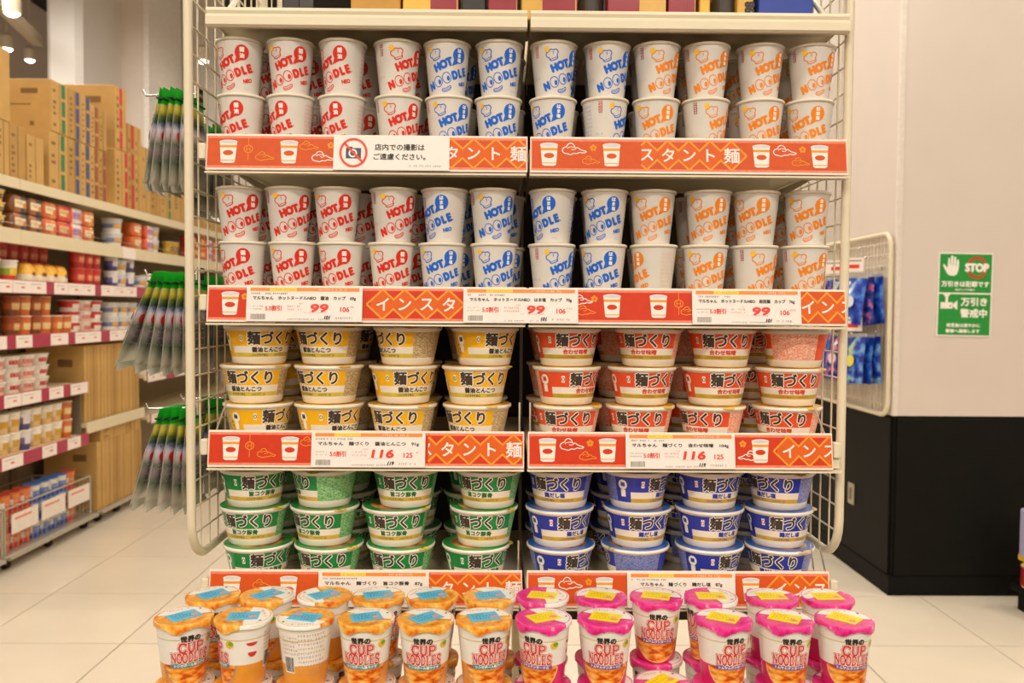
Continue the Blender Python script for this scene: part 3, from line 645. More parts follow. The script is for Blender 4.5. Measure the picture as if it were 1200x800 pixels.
brow = {3: {2: ([304, 385, 478, 568, 664, 760, 845, 931], [23, -22, -50, 46, 25, -4, 10, -105]), 1: ([300, 386, 473, 558, 664, 752, 838, 924], [-15, -30, 27, 15, 51, 33, 37, 13]), 0: ([303, 386, 472, 559, 665, 750, 833, 922], [51, 42, -19, -30, 0, -2, -25, -10])},
        4: {2: ([298, 381, 476, 573, 657, 746, 831, 914], [22, -75, 0, -13, -6, 69, 34, -22]), 1: ([297, 381, 465, 567, 653, 747, 831, 912], [-15, -30, 0, -5, 42, 30, 46, 30]), 0: ([303, 386, 470, 558, 657, 744, 831, 913], [30, -15, -14, 31, 55, -100, 64, -12])}}
YB = YF+.085
BS = .0752
tn = {0: 'bottom', 1: 'middle', 2: 'top'}
yb = {(3, 2): 385, (3, 1): 432, (3, 0): 475, (4, 2): 556, (4, 1): 598, (4, 0): 640}
bpos = {}
for k, tiers in brow.items():
    for t, (px, rot) in tiers.items():
        for i, (p_, q) in enumerate(zip(px, rot)):
            c = {3: ('yellow', 'red'), 4: ('green', 'blue')}[k][i//4]
            dy = rj.uniform(-.002, .003)
            x = PY(p_, yb[k, t], YB+dy).x
            x = min(max(x, XC+(-BW+.062 if i < 4 else .0705)), XC+(-.0705 if i < 4 else BW-.064))
            if i % 4: x = max(x, bpos[k, t, i-1]+.1368)
            spawn('noodle_bowl', BOWL[c], (x, YB+dy, ZS[k]+.0004+t*BS), R(q)+math.atan2(-x, YB), '%s instant noodle bowl, %s from left in the %s layer of its shelf' % (c, ORD[i % 4], tn[t]), 'noodle bowl', '%s noodle bowls' % c, (.986, .986, 1))
            bpos[k, t, i] = x
    for row in (1,):
        for i in range(8):
            for t in (0, 1, 2):
                c = {3: ('yellow', 'red'), 4: ('green', 'blue')}[k][i//4]
                x = XC + (-BW+.074 if i < 4 else .074) + (i % 4)*.1405
                spawn('noodle_bowl', BOWL[c], (x, YB+.1435*row, ZS[k]+.0004+t*BS), R(rj.uniform(-120, 120)), '%s noodle bowl, %s from left, %s layer, %s row behind the front bowls' % (c, ORD[i % 4], tn[t], ('first', 'second')[row-1]), 'noodle bowl', '%s noodle bowls' % c, (.986, .986, 1))
# ================================================================ foil-lidded cups on the front stage
NT, NB, NH = 46.0, 35.0, 104.0
def nr(v): return NB+(NT-NB)*min(max(v, 0), NH)/NH
gold = mat('cup_gold_ring', (222, 200, 140), .35, coat=.3, var=.05)
def stroke_letter(c):
    """slab-serif capitals drawn as strokes in a 10 x 10 box"""
    S_ = {'C': [([(9, 7.2), (7.5, 9), (5, 9.6), (2.4, 8.6), (1, 5), (2.4, 1.4), (5, .4), (7.5, 1), (9, 2.8)], 1.9), ([(9, 9.6), (9, 6.6)], .8)],
          'U': [([(2, 9.4), (2, 3.4), (3.2, 1.2), (5, .5), (6.8, 1.2), (8, 3.4), (8, 9.4)], 1.8), ([(.4, 9.6), (3.8, 9.6)], .8), ([(6.4, 9.6), (9.6, 9.6)], .8)],
          'P': [([(2.4, .4), (2.4, 9.6)], 2), ([(2.4, 9.2), (6, 9.2), (8.2, 8.4), (8.6, 6.8), (8.2, 5.2), (6, 4.5), (2.4, 4.5)], 1.5), ([(.8, .4), (4.4, .4)], .8), ([(.8, 9.6), (3, 9.6)], .8)],
          'N': [([(2, .4), (2, 9.6)], 1.4), ([(2, 9.2), (8, .8)], 2), ([(8, .4), (8, 9.6)], 1.4), ([(.4, .4), (3.6, .4)], .8), ([(6.4, 9.6), (9.8, 9.6)], .8), ([(.2, 9.6), (2.6, 9.6)], .8)],
          'O': [([(5, 9.6), (2.2, 8.4), (1, 5), (2.2, 1.6), (5, .4), (7.8, 1.6), (9, 5), (7.8, 8.4), (5, 9.6)], 1.9)],
          'D': [([(2.4, .4), (2.4, 9.6)], 2), ([(2.4, 9.2), (5.4, 9.2), (8, 7.6), (8.8, 5), (8, 2.4), (5.4, .8), (2.4, .8)], 1.6), ([(.8, .4), (3, .4)], .8), ([(.8, 9.6), (3, 9.6)], .8)],
          'L': [([(2.6, .4), (2.6, 9.6)], 2), ([(1, 9.6), (4.6, 9.6)], .8), ([(1, .7), (8.6, .7)], 1.1), ([(8.6, .3), (8.6, 3.4)], .9)],
          'E': [([(2.6, .4), (2.6, 9.6)], 2), ([(1, 9.3), (8.2, 9.3)], 1.1), ([(1, .7), (8.6, .7)], 1.1), ([(8.6, .3), (8.6, 3)], .9), ([(8.2, 9.7), (8.2, 7.2)], .9), ([(2.6, 5.1), (6.6, 5.1)], 1)],
          'S': [([(8.4, 7.6), (7, 9.2), (4.6, 9.6), (2.2, 8.6), (2, 6.8), (3.6, 5.6), (6.4, 4.7), (8.2, 3.4), (8, 1.6), (5.8, .4), (3.2, .7), (1.6, 2.4)], 1.8), ([(8.6, 9.6), (8.6, 7)], .8), ([(1.4, .4), (1.4, 3.2)], .8)]}
    s = Sh()
    for pts, w in S_[c]: s = s + line(pts, w)
    return s
def slab(t, cx, cy, h, w, bump=0):
    s = Sh(); n = len(t)
    for i, c in enumerate(t): s = s + stroke_letter(c).scale(w/n/10*1.02, h/10).move(cx-w/2+i*w/n, cy-h/2)
    return s
def noodle_design(key, rimcol, low, ribbon, rib_text, stick, stick_ink, fruit):
    mw = mat('foilcup_white', (244, 238, 226), .38, coat=.3, var=.02); mlo = mat('foilcup_low_'+key, low, .4, coat=.3, var=.1, scale=30)
    mn = ramp_mat('noodle_photo', [(.28, (150, 52, 14)), (.4, (222, 96, 24)), (.5, (244, 150, 44)), (.6, (250, 186, 84)), (.72, (252, 222, 150))], 55, .35, .3, stretch=(1, 1, 2.2), detail=3)
    mrd = mat('foilcup_red', (216, 60, 48), .45); mrib = mat('ribbon_'+key, ribbon, .4); mrb2 = mat('ribbon_trim_'+key, (150, 190, 90) if key == 'orange' else (226, 190, 120), .5)
    prof = [(.0335, 0), (.035, .002), (nr(40)/1e3, .040), (nr(80)/1e3, .080), (nr(82)/1e3, .082), (nr(95)/1e3, .095), (nr(96)/1e3, .096), (nr(102)/1e3, .102)]
    body = MB().lathe(prof, 48, mats=[1, 1, 0, 2, 0, 2, 0], cap1=False).mesh('cup_body', mw, mlo, gold, smooth=40)
    # photo of the bowl at the front
    ph = poly([(43*math.cos(t), 36*math.sin(t)) for t in np.linspace(math.pi, 2*math.pi, 28)] + [(43, 2), (-43, 2)]).move(-1, 38)
    edge = line([(44*math.cos(t)-1, 38+37*math.sin(t)) for t in np.linspace(math.pi, 2*math.pi, 28)], 2.2)
    medge = mat('bowl_edge_'+key, (150, 156, 160) if key == 'orange' else (246, 206, 120), .4)
    bk = text('世界の', 0, 82, h=11, w=31, bold=.7)
    CU = slab('CUP', 1, 67.5, 16.5, 40); NO = slab('NOODLES', 0, 51, 17, 62)
    both = CU + NO
    rb = line([(-32+64*i/12, 39.5-1.6*math.sin(math.pi*i/12)) for i in range(13)], 7.4); rb2 = line([(-22+50*i/12, 43.8-1.6*math.sin(math.pi*i/12)) for i in range(13)], 2.4)
    rt = text(rib_text, 0, 38.4, h=5, w=54, bold=.25)
    fr = ell(35, 74, 7, 6.5, 18, 20); fr2 = ell(37, 75.5, 4.4, 3.4, 14, 20)
    mf1 = mat('fruit_'+key, fruit, .4); mf2 = mat('fruit_leaf', (120, 170, 60), .4)
    # maker roundel, facts panel, bar code on the back
    rd = poly([(70+9*math.cos(t), 76+6*math.sin(t)) for t in np.linspace(math.pi, 2*math.pi, 14)]) + rect(64, 56, 78, 60) + ell(71, 56, 6, 4, 12)
    mfact = mat('facts_ink_'+key, (196, 150, 128), .5)
    facts = Sh()
    for i in range(10): facts = facts + dashes(-130, -84, 88-i*7.2, 4.4, i+40, .95)
    for i in range(5): facts = facts + dashes(92, 122, 84-i*6.5, 4, i+60, .95)
    bar = Sh(); x = 96.
    rr = random.Random(5)
    while x < 112: w = rr.choice((.5, .9, 1.2)); bar = bar + rect(x, 30, x+w, 54); x += w+rr.choice((.6, .9))
    P = [('cup_body', body, [('noodle_picture', wrap('noodle_picture', [(ph, mn, .25), (edge, medge, .4)], nr, 40)),
            ('logo_lettering', wrap('logo_lettering', [(both.fat(1.9, 8), mrd, .45), (both.fat(1.15, 6), mw, .6), (both.fat(.15, 4), mrd, .75), (bk, c_bk, .45)], nr, 40)),
            ('ribbon', wrap('ribbon', [(rb, mrib, .6), (rb2, mrb2, .65), (rt, wht, .8)], nr, 40)),
            ('fruit_picture', wrap('fruit_picture', [(fr, mf1, .4), (fr2, mf2, .6)], nr, 40)),
            ('maker_roundel', wrap('maker_roundel', [(rd, mrd, .3)], nr, 40)), ('fine_print', wrap('fine_print', [(facts, mfact, .25)], nr, 40)), ('bar_code', wrap('bar_code', [(rect(94, 28, 114, 56), mw, .35), (bar, c_bk, .5)], nr, 40))])]
    P.append(('rim', MB().lathe([(.0455, .0985), (.0480, .0995), (.0486, .102), (.048, .1045), (.046, .1055), (.043, .105)], 48, cap0=False, cap1=False).mesh('rim', mw, smooth=60)))
    # lid: crimped foil edge hanging over the rim
    mfo = ramp_mat('lid_foil_'+key, rimcol, 75, .3, .5, detail=5); n = 72; m = MB(); vs = []
    rr = random.Random(9); wob = [rr.uniform(0, 1) for _ in range(n)]
    for ri_, (r, z, wk) in enumerate(((.0490, .0955, 1), (.0489, .0985, .4), (.0492, .1035, .1), (.0485, .1058, 0), (.0462, .1064, 0), (.043, .1060, 0), (.0, .1060, 0))):
        for k in range(n):
            a = 2*math.pi*k/n; front = .5+.5*math.cos(a)       # a = 0 faces the front
            dz = wk*(.0045*math.sin(a*5+1)*front+.002*(wob[k]-.5)) + wk*(1-front)*.006; dr = wk*.0006*(wob[k]-.5)
            vs.append(((r+dr)*math.sin(a), -(r+dr)*math.cos(a), z+dz))
    fs = []; mi = []
    for i in range(6):
        for k in range(n):
            fs.append((i*n+k, i*n+(k+1) % n, (i+1)*n+(k+1) % n, (i+1)*n+k)); a = math.degrees(2*math.pi*(k+.5)/n); a = a-360 if a > 180 else a
            mi.append(0 if (-140 < a < 75 or i >= 4) else 1)
    m.v = vs; m.f = fs; m.m = mi
    lid = m.mesh('lid', mfo, mw, smooth=40)
    # pale moon on the lid, then the sticker
    fld = poly([(44.5*math.cos(t), 44.5*math.sin(t)) for t in np.linspace(R(-10), R(150), 26)] + [(-20, 14), (0, 6), (24, -4)])
    ms = mat('sticker_'+key, stick, .4, coat=.2, var=.03); mk = mat('sticker_ink_'+key, stick_ink, .5)
    stk = rect(-26, -19, 26, 19); ink = Sh()
    for i in range(3): ink = ink + dashes(-20, 20, 8-i*9, 5.5, i+2)
    lidp_ = flat('lid_print', [(fld, mw, 106.25), (dashes(-20, 24, 32, 5, 4), mrd, 106.5), (ell(33, 22, 2, 3, 8), c_bk, 106.5)], True)
    st = MB().box(-.026, .026, -.019, .019, .1063, .1068).mesh('sticker', ms); inkm = flat('sticker_print', [(ink, mk, 106.95), (ell(16, -6, 7, 5, 14), mat('sticker_rose', (240, 150, 140), .5), 107.0)], True)
    return P, lid, lidp_, st, inkm
FO = noodle_design('orange', [(.3, (214, 84, 24)), (.42, (240, 140, 34)), (.55, (248, 178, 60)), (.68, (252, 214, 120))], (240, 160, 56), (60, 150, 160), 'シンガポール風ラクサ', (92, 190, 226), (40, 90, 130), (240, 190, 40))
FP = noodle_design('pink', [(.3, (196, 24, 96)), (.45, (236, 44, 138)), (.62, (242, 70, 156)), (.74, (250, 190, 190))], (222, 40, 112), (128, 84, 160), 'トムヤムクンヌードル', (252, 226, 20), (214, 160, 20), (236, 200, 60))
def foil_cup(kind, x, y, z, turn, stick, label):
    P, lid, lp, st, ik = FO if kind == 'orange' else FP
    spec = P + [('lid', lid, [('lid_print', lp), ('sticker', st, (), (0, 0, 0), (0, 0, R(stick))), ('sticker_print', ik, (), (0, 0, 0), (0, 0, R(stick)))])]
    return spawn('foil_lidded_cup', spec, (x, y, z), R(turn)+math.atan2(-x, y), label, 'noodle cup', '%s foil-lidded noodle cups' % kind, (.945, .945, 1))
YN = YF-.228; ZN = .850
# stage under the front cups
stg = spawn('display_stage', [], (XC, YN+.05, 0), 0, 'low cream stage holding the stacked foil-lidded cups in front', 'display stage')
ob('stage_top', MB().cbox(-.66, .66, -.13, .125, ZN-.1075-.03, ZN-.1075, .004).mesh('stage_top', cream), stg)
for sx in (-1, 1):
    for sy in (-.1, .095): ob('leg', MB().cbox(sx*.63-.02, sx*.63+.02, sy-.02, sy+.02, 0, ZN-.1375, .003).mesh('leg', cream), stg)
fx_ = [215, 285, 358, 429, 499, 567, 637, 710, None, 848, 920, 990]; ft_ = [14, -82, 170, -12, -6, 18, -24, 3, 0, 30, 18, 24]; fs_ = [24, -10, 150, 12, 34, 16, 30, -14, 0, -16, -12, -22]
bx_ = [250, 313, 380, 443, 506, 574, 636, 704, 769, 833, 904, 969]; bt_ = [20, -40, 120, 30, 60, -20, -70, 40, 6, -50, 50, 70]; bs_ = [24, 34, 28, 8, 20, 16, -12, -14, -8, 12, 20, 24]
for i, p_ in enumerate(fx_):
    kd = 'orange' if i < 6 else 'pink'
    if p_: foil_cup(kd, PY(p_, 718, YN).x, YN+rj.uniform(-.003, .003), ZN, ft_[i], fs_[i]-ft_[i], '%s foil-lidded noodle cup, %s from left in the front row of the top layer' % (kd, ORD[i if i < 8 else i-1]))
for i, p_ in enumerate(bx_):
    kd = 'orange' if i < 6 else 'pink'
    foil_cup(kd, PY(p_, 698, YN+.108).x, YN+.108, ZN, bt_[i], bs_[i]-bt_[i], '%s foil-lidded noodle cup, %s from left in the rear row of the top layer' % (kd, ORD[i]))
for row in (0, 1):
    for i in range(12):
        kd = 'orange' if i < 6 else 'pink'
        p_ = (fx_[i] or 779) if row == 0 else bx_[i]
        dx = -.012 if i in (0,) else .0
        foil_cup(kd, PY(p_, 718 if row == 0 else 698, YN+.108*row).x+rj.uniform(-.002, .002), YN+.108*row+(.004 if row == 0 else 0), ZN-.1072, rj.uniform(-60, 60), rj.uniform(-30, 30), '%s foil-lidded noodle cup, %s from left in the %s row of the lower layer' % (kd, ORD[i], ('front', 'rear')[row]))
# ================================================================ left aisle shelving
XA = -2.70
creamA = mat('aisle_enamel', (220, 204, 168), .4, coat=.1, var=.02, scale=6)
def YA(px, py=300): return PX(px, py, XA).y
YEND = 10.9
Y1 = YA(98, 456)                                    # end of the near bay's low shelves
maroon = mat('rail_maroon', (168, 40, 70), .4, coat=.2, var=.06); cardw = mat('rail_card', (240, 226, 214), .45, var=.03, scale=30)
grs = mat('shelf_upright_grey', (120, 108, 84), .6)  # plain grey-brown for the uprights
ga = spawn('aisle_shelving', [], (XA, 5.2, 0), 0, 'long cream metal shelving along the left aisle, loaded with noodles and cartons', 'shelving')
def AP(name, m, *ms, **k): return ob(name, m.mesh(name, *ms), ga, (0, -5.2, 0), **k)
def board(z, y0, y1, d=.46, lip=.06):
    s = AP('shelf', MB().box(-d, 0, y0, y1, z-.03, z), creamA)
    ob('lip', MB().cbox(0, .012, y0, y1, z-lip, z+.004, .003).mesh('lip', creamA), s); return s
YN0 = 3.9
for z, y0, y1, lp in ((2.158, YN0, YEND, .055), (1.878, YN0, YEND, .08), (1.59, YN0, YEND, .05), (1.285, YN0, YEND, .05), (.965, YN0, Y1, .05), (.63, YN0, Y1, .05), (.70, Y1+.02, YA(168, 480), .07), (.95, YA(168, 440), YEND, .05), (.63, YA(172, 480), YEND, .05)):
    y = y0
    while y < y1-.01:
        e = min(y+.9, y1) if y > Y1-.02 or y1 <= Y1+.01 else min(y+.9, Y1)
        board(z, y, e-.002, lip=lp); y = e
AP('back_panel', MB().box(-.49, -.47, YN0, YEND, .1, 2.16), mat('aisle_back', (150, 134, 104), .7))
AP('upright', MB().box(-.47, -.02, Y1-.006, Y1+.004, .63, .96), grs)
for y in (YN0, Y1, YA(168, 440)): AP('upright', MB().box(-.472, -.455, y-.03, y+.03, .0, 2.15), grs)
def rail(z, y0, y1, seed, h=.075):
    """price rail: maroon with cards slid in"""
    rr = random.Random(seed)
    r = AP('price_rail', MB().cbox(.012, .02, y0, y1, z-h+.01, z+.012, .002), maroon)
    y = y0
    while y < y1-.05:
        L = rr.choice((.16, .2, .3, .34)); e = min(y+L, y1-.01)
        ob('price_card', MB().box(.02, .0225, y, e, z-h+.014, z+.008).mesh('price_card', cardw), r)
        pr_ = MB()
        for k in range(int((e-y)/.16)+1):
            yy = y+.02+k*.16
            if yy+.1 < e: pr_.box(.0225, .0229, yy+.06, yy+.095, z-.034, z-.025, 0); pr_.box(.0225, .0229, yy, yy+.1, z-.011, z-.008, 1)
        if pr_.v: ob('price_figures', pr_.mesh('price_figures', c_rd, c_gy), r)
        y = e + (rr.choice((.09, .13, .2)) if rr.random() < .75 else .006)
for z, y1, sd in ((1.59, 8.5, 3), (1.285, 8.5, 8), (.965, Y1+.02, 5), (.63, Y1+.02, 9)): rail(z, YN0+.2, y1, sd)
rail(.95, YA(170, 440), 8.4, 12); rail(.63, YA(174, 480), 8.4, 14)
yy = YA(148, 283); AP('price_card', MB().box(.013, .016, yy-.09, yy+.12, 1.80, 1.875), cardw)
# guard wire along the shelves
for z in (1.878,): AP('guard_wire', MB().tube([(-.005, YN0, z+.035), (-.005, YEND, z+.035)], .0022, 6), chrome)
# ---- cartons
kraft = mat('carton_kraft', (194, 152, 86), .75, var=.07, scale=9); kraft2 = mat('carton_kraft_dark', (180, 138, 74), .75, var=.07, scale=9); kline = mat('carton_print', (128, 92, 46), .7)
stripes = {'green': mat('stripe_green', (40, 120, 70), .6), 'blue': mat('stripe_blue', (62, 76, 120), .6), 'brown': mat('stripe_brown', (150, 80, 44), .6), 'red': mat('stripe_red', (196, 44, 44), .6), 'plain': None}
CN = [0]
def carton(y0, y1, z0, z1, stripe, label, d=.4, setback=.0, stripe_at=.72, group='cardboard cartons', marks=True):
    y0 += .003; y1 -= .003; w = y1-y0; h = z1-z0; CN[0] += 1
    body = MB().cbox(-d, 0, 0, w, 0, h, .003).mesh('carton_body', kraft if CN[0] % 3 else kraft2)
    parts = [('carton_body', body)]
    sm = MB().box(0, .0012, w*.5-.002, w*.5+.002, 0, h); parts.append(('seam', sm.mesh('seam', kline)))
    if stripes[stripe]:
        s = MB(); a, b = w*stripe_at-.02, w*stripe_at+.02
        s.box(0, .0016, a, b, h*.02, h*.3); s.box(0, .0016, a, b, h*.36, h*.66); s.box(0, .0016, a, b, h*.72, h*.99); parts.append(('printed_stripe', s.mesh('printed_stripe', stripes[stripe])))
    t = MB(); rr = random.Random(CN[0])
    for k in range(7 if marks else 0):
        zz = h*(.12+.11*k)
        if rr.random() < .75: t.box(0, .0012, w*.12, w*(.12+rr.uniform(.08, .22)), zz, zz+h*.05)
    t.box(-d*.45, -d*.2, -.0012, 0, h*.72, h*.82); t.box(-d*.75, -d*.3, -.0012, 0, h*.5, h*.52); t.box(-d*.32, -d*.26, -.0012, 0, h*.1, h*.18)
    parts.append(('printed_marks', t.mesh('printed_marks', kline)))
    return spawn('carton', parts, (XA-.012-setback, y0, z0), 0, label, 'carton', group)
Z0 = 2.159
lowe = [(-24, 0, 'plain'), (0, 14, 'plain'), (14, 33, 'plain'), (34, 54, 'plain'), (60, 82, 'green'), (82, 97, 'blue'), (97, 108, 'blue'), (108, 118, 'brown'), (118, 127, 'brown')]
names_l = ['plain carton at the left edge in the lower layer on the aisle shelving', 'narrow plain carton on the aisle shelving below the topmost carton', 'plain carton second from left in view on the aisle shelving', 'plain low carton beside the dark gap on the aisle shelving', 'green-striped carton in the lower layer on top of the aisle shelving', 'first blue-striped carton right of green one, lower layer of aisle shelving', 'second blue-striped carton, lower layer on top of the aisle shelving', 'brown-striped carton in the lower layer on top of the aisle shelving', 'slim brown-striped carton in the lower layer next to the red-striped one']
hz = [.30, .30, .30, .275, .345, .345, .345, .345, .345]
for (a, b, s), n, h in zip(lowe, names_l, hz):
    carton(YA(a, 190), YA(b, 190), Z0, Z0+h, s, n)
carton(YA(-24, 90), YA(14.5, 90), Z0+.303, Z0+.69, 'plain', 'topmost plain carton at the left edge, reaching highest', d=.36)
upe = [(62, 82, 'green', 'green-striped carton in the upper layer with its broad side showing'), (82, 97, 'blue', 'first blue-striped carton in the upper layer beside the green one'), (97, 108, 'blue', 'second blue-striped carton in the upper layer of the aisle shelving'), (108, 118, 'brown', 'brown-striped carton in the upper layer of the aisle shelving'), (118, 127, 'plain', 'slim plain carton at the end of the upper layer')]
for i, (a, b, s, n) in enumerate(upe): carton(YA(a, 120), YA(b, 120), Z0+.348, Z0+(.655 if i < 3 else .62), s, n)
carton(YA(137, 200), YA(152, 200), Z0, Z0+.40, 'red', 'red-striped carton standing low beside the far cartons', stripe_at=.85)
carton(YA(137, 130), YA(150, 130), Z0+.402, Z0+.84, 'red', 'tall red-striped carton showing its broad side above the others', d=.5, stripe_at=.5)
for i, (a, b) in enumerate(((152, 160), (160, 168), (168, 178), (178, 190), (190, 204), (204, 222))):
    carton(YA(a, 200), YA(b, 200), Z0, Z0+(.62 if i < 2 else .5 if i < 4 else .25), ('red', 'plain', 'plain', 'plain', 'green', 'plain')[i], 'far carton on top of the aisle shelving, %s beyond the tall red-striped one' % ORD[i])
for i, (a, b) in enumerate(((224, 240), (240, 262))): carton(YA(a, 220), YA(b, 220), Z0, Z0+.3, 'plain', 'orange-brown far carton seen through the wire panel, %s from left' % ORD[i])
# flat-packed trays standing upright on the low shelf of the far bay
ys = [YA(p_, 445) for p_ in (101, 108, 116, 124, 132, 140, 149, 157, 165)]
for i in range(8):
    h = .50
    carton(ys[i], ys[i+1], .702, .702+h, 'plain', 'tall upright carton on the low shelf behind the pouches, %s from left' % ORD[i], d=.38, marks=False)
ysl = [YA(p_, 540) for p_ in (116, 126, 135, 143, 151, 160, 168)]
def dolly(y0, y1, label):
    w = y1-y0; steel = mat('dolly_steel', (186, 176, 156), .35, metal=.5); rub = mat('dolly_rubber', (30, 28, 26), .7)
    parts = [('deck', MB().cbox(-.42, .02, 0, w, .07, .085, .004).mesh('deck', steel)), ('front_rail', MB().tube([(.032, .01, .075), (.032, w-.01, .075)], .012, 8).mesh('front_rail', steel))]
    wh = MB().lathe([(.026, -.012), (.03, -.008), (.03, .008), (.026, .012)], 18).mesh('wheel', rub, smooth=50); fk = MB().box(-.016, .016, -.018, .018, .03, .07).mesh('caster_fork', steel)
    for yy in (.08, w/2, w-.08):
        for xx in (-.38, -.03):
            parts.append(('caster_fork', fk, [('wheel', wh, (), (0, 0, .03), (0, R(90), R(90)))], (xx, yy, 0)))
    return spawn('rolling_dolly', parts, (XA-.02, y0, 0), 0, label, 'dolly', 'rolling dollies')
dolly(YA(114, 600)+.02, YA(169, 590), 'grey rolling dolly carrying upright cartons in the far bay')
for i in range(6): carton(ysl[i], ysl[i+1], .0855, .5475, 'plain', 'upright carton on the dolly in the far bay, %s from left' % ORD[i], d=.36, marks=False)
y0 = ysl[0]+.03
carton(y0+.02, y0+.42, .548, .66, 'plain', 'low flat carton lying left on the upright cartons', d=.36); carton(y0+.43, y0+.66, .548, .66, 'plain', 'low flat carton lying right on the upright cartons', d=.36)
# ---- groceries on the aisle shelves
def simple_cup(key, cols, r=.046, h=.1, top=(240, 232, 216), spot=None, taper=.8):
    ms = [mat('sc_%s_%d' % (key, i), c, .4, coat=.25, var=.12, scale=45) for i, c in enumerate(cols)]; mt = mat('sc_top_%d_%d_%d' % top, top, .4, coat=.2)
    n = len(cols); prof = [(r*(taper+(1-taper)*t), h*t) for t in np.linspace(0, .93, n+1)]
    body = MB().lathe(prof, 24, mats=list(range(n))).mesh('cup_body', *ms, smooth=40)
    rim = MB().lathe([(r*.985, h*.93), (r*1.06, h*.945), (r*1.07, h*.975), (r*1.03, h), (r*.9, h)], 24).mesh('rim', mt, smooth=50)
    parts = [('cup_body', body), ('rim', rim)]
    if spot:
        f = lambda v: (r*(taper+(1-taper)*v/(h*1e3*.93)))*1e3; u = r*1e3
        parts.append(('printed_panel', wrap('printed_panel', [(rect(-u*.75, h*300, u*.7, h*640) + ell(u*.55, h*420, u*.35, h*220, 14), mat('sc_spot_%d_%d_%d' % spot, spot, .45), .5), (dashes(-u*.62, u*.5, h*420, h*150, len(key)+ord(key[0])), mat('sc_ink', (230, 220, 205), .5), .8)], f, r*900, 12)))
    return parts
def pack(key, cols, w=.15, d=.1, h=.1, spot=(244, 226, 180)):
    """soft multi-pack of noodles: puffed box with crimped ends"""
    ms = [mat('pk_%s_%d' % (key, i), c, .28, coat=.4, var=.2, scale=35, bump=.2) for i, c in enumerate(cols)]; n = len(cols)
    rings = []
    for t in (-.5, -.47, -.40, -.2, 0, .2, .4, .47, .5):
        k = 1 if abs(t) < .41 else (.8 if abs(t) < .48 else .25); e = []
        for a in range(16):
            an = 2*math.pi*a/16; c, s_ = math.cos(an), math.sin(an)
            e.append((t*w, d/2*k*math.copysign(abs(c)**.25, c)-d/2, h/2+h/2*k*math.copysign(abs(s_)**.25, s_)))
        rings.append(e)
    body = loft(rings, [int(min(n-1, i*n/8)) for i in range(8)]).mesh('wrapper', *ms, smooth=60)
    return [('wrapper', body), ('printed_panel', flat('printed_panel', [(rect(-w*400, h*300, w*330, h*720), mat('pk_spot_%d_%d_%d' % spot, spot, .4), d*1e3+.8), (dashes(-w*340, w*200, h*430, h*220, len(key)+ord(key[1])), mat('pk_ink', (150, 40, 40), .5), d*1e3+1.4), (ell(w*260, h*420, w*120, h*170, 14), mat('pk_food', (206, 120, 40), .4), d*1e3+1.2)]))]
def dome_pack(key, c1, c2):
    """carton cup with a rounded red cap, yellow waist and white foot"""
    b = MB().lathe([(.05, 0), (.056, .02), (.056, .05), (.05, .085), (.034, .11), (.018, .118), (.002, .12)], 24, mats=[1, 1, 0, 0, 2, 2], cap1=False).mesh('wrapper', mat('dp_y', (236, 176, 50), .4, coat=.3, var=.2), mat('dp_w', (236, 220, 196), .4, coat=.3, var=.1), mat('dp_r', (210, 84, 44), .4, coat=.3), smooth=50)
    return [('wrapper', b), ('printed_panel', wrap('printed_panel', [(ell(0, 52, 26, 12, 16), mat('dp_k', (140, 70, 30), .5), .8)], lambda v: 56.0, 56, 12))]
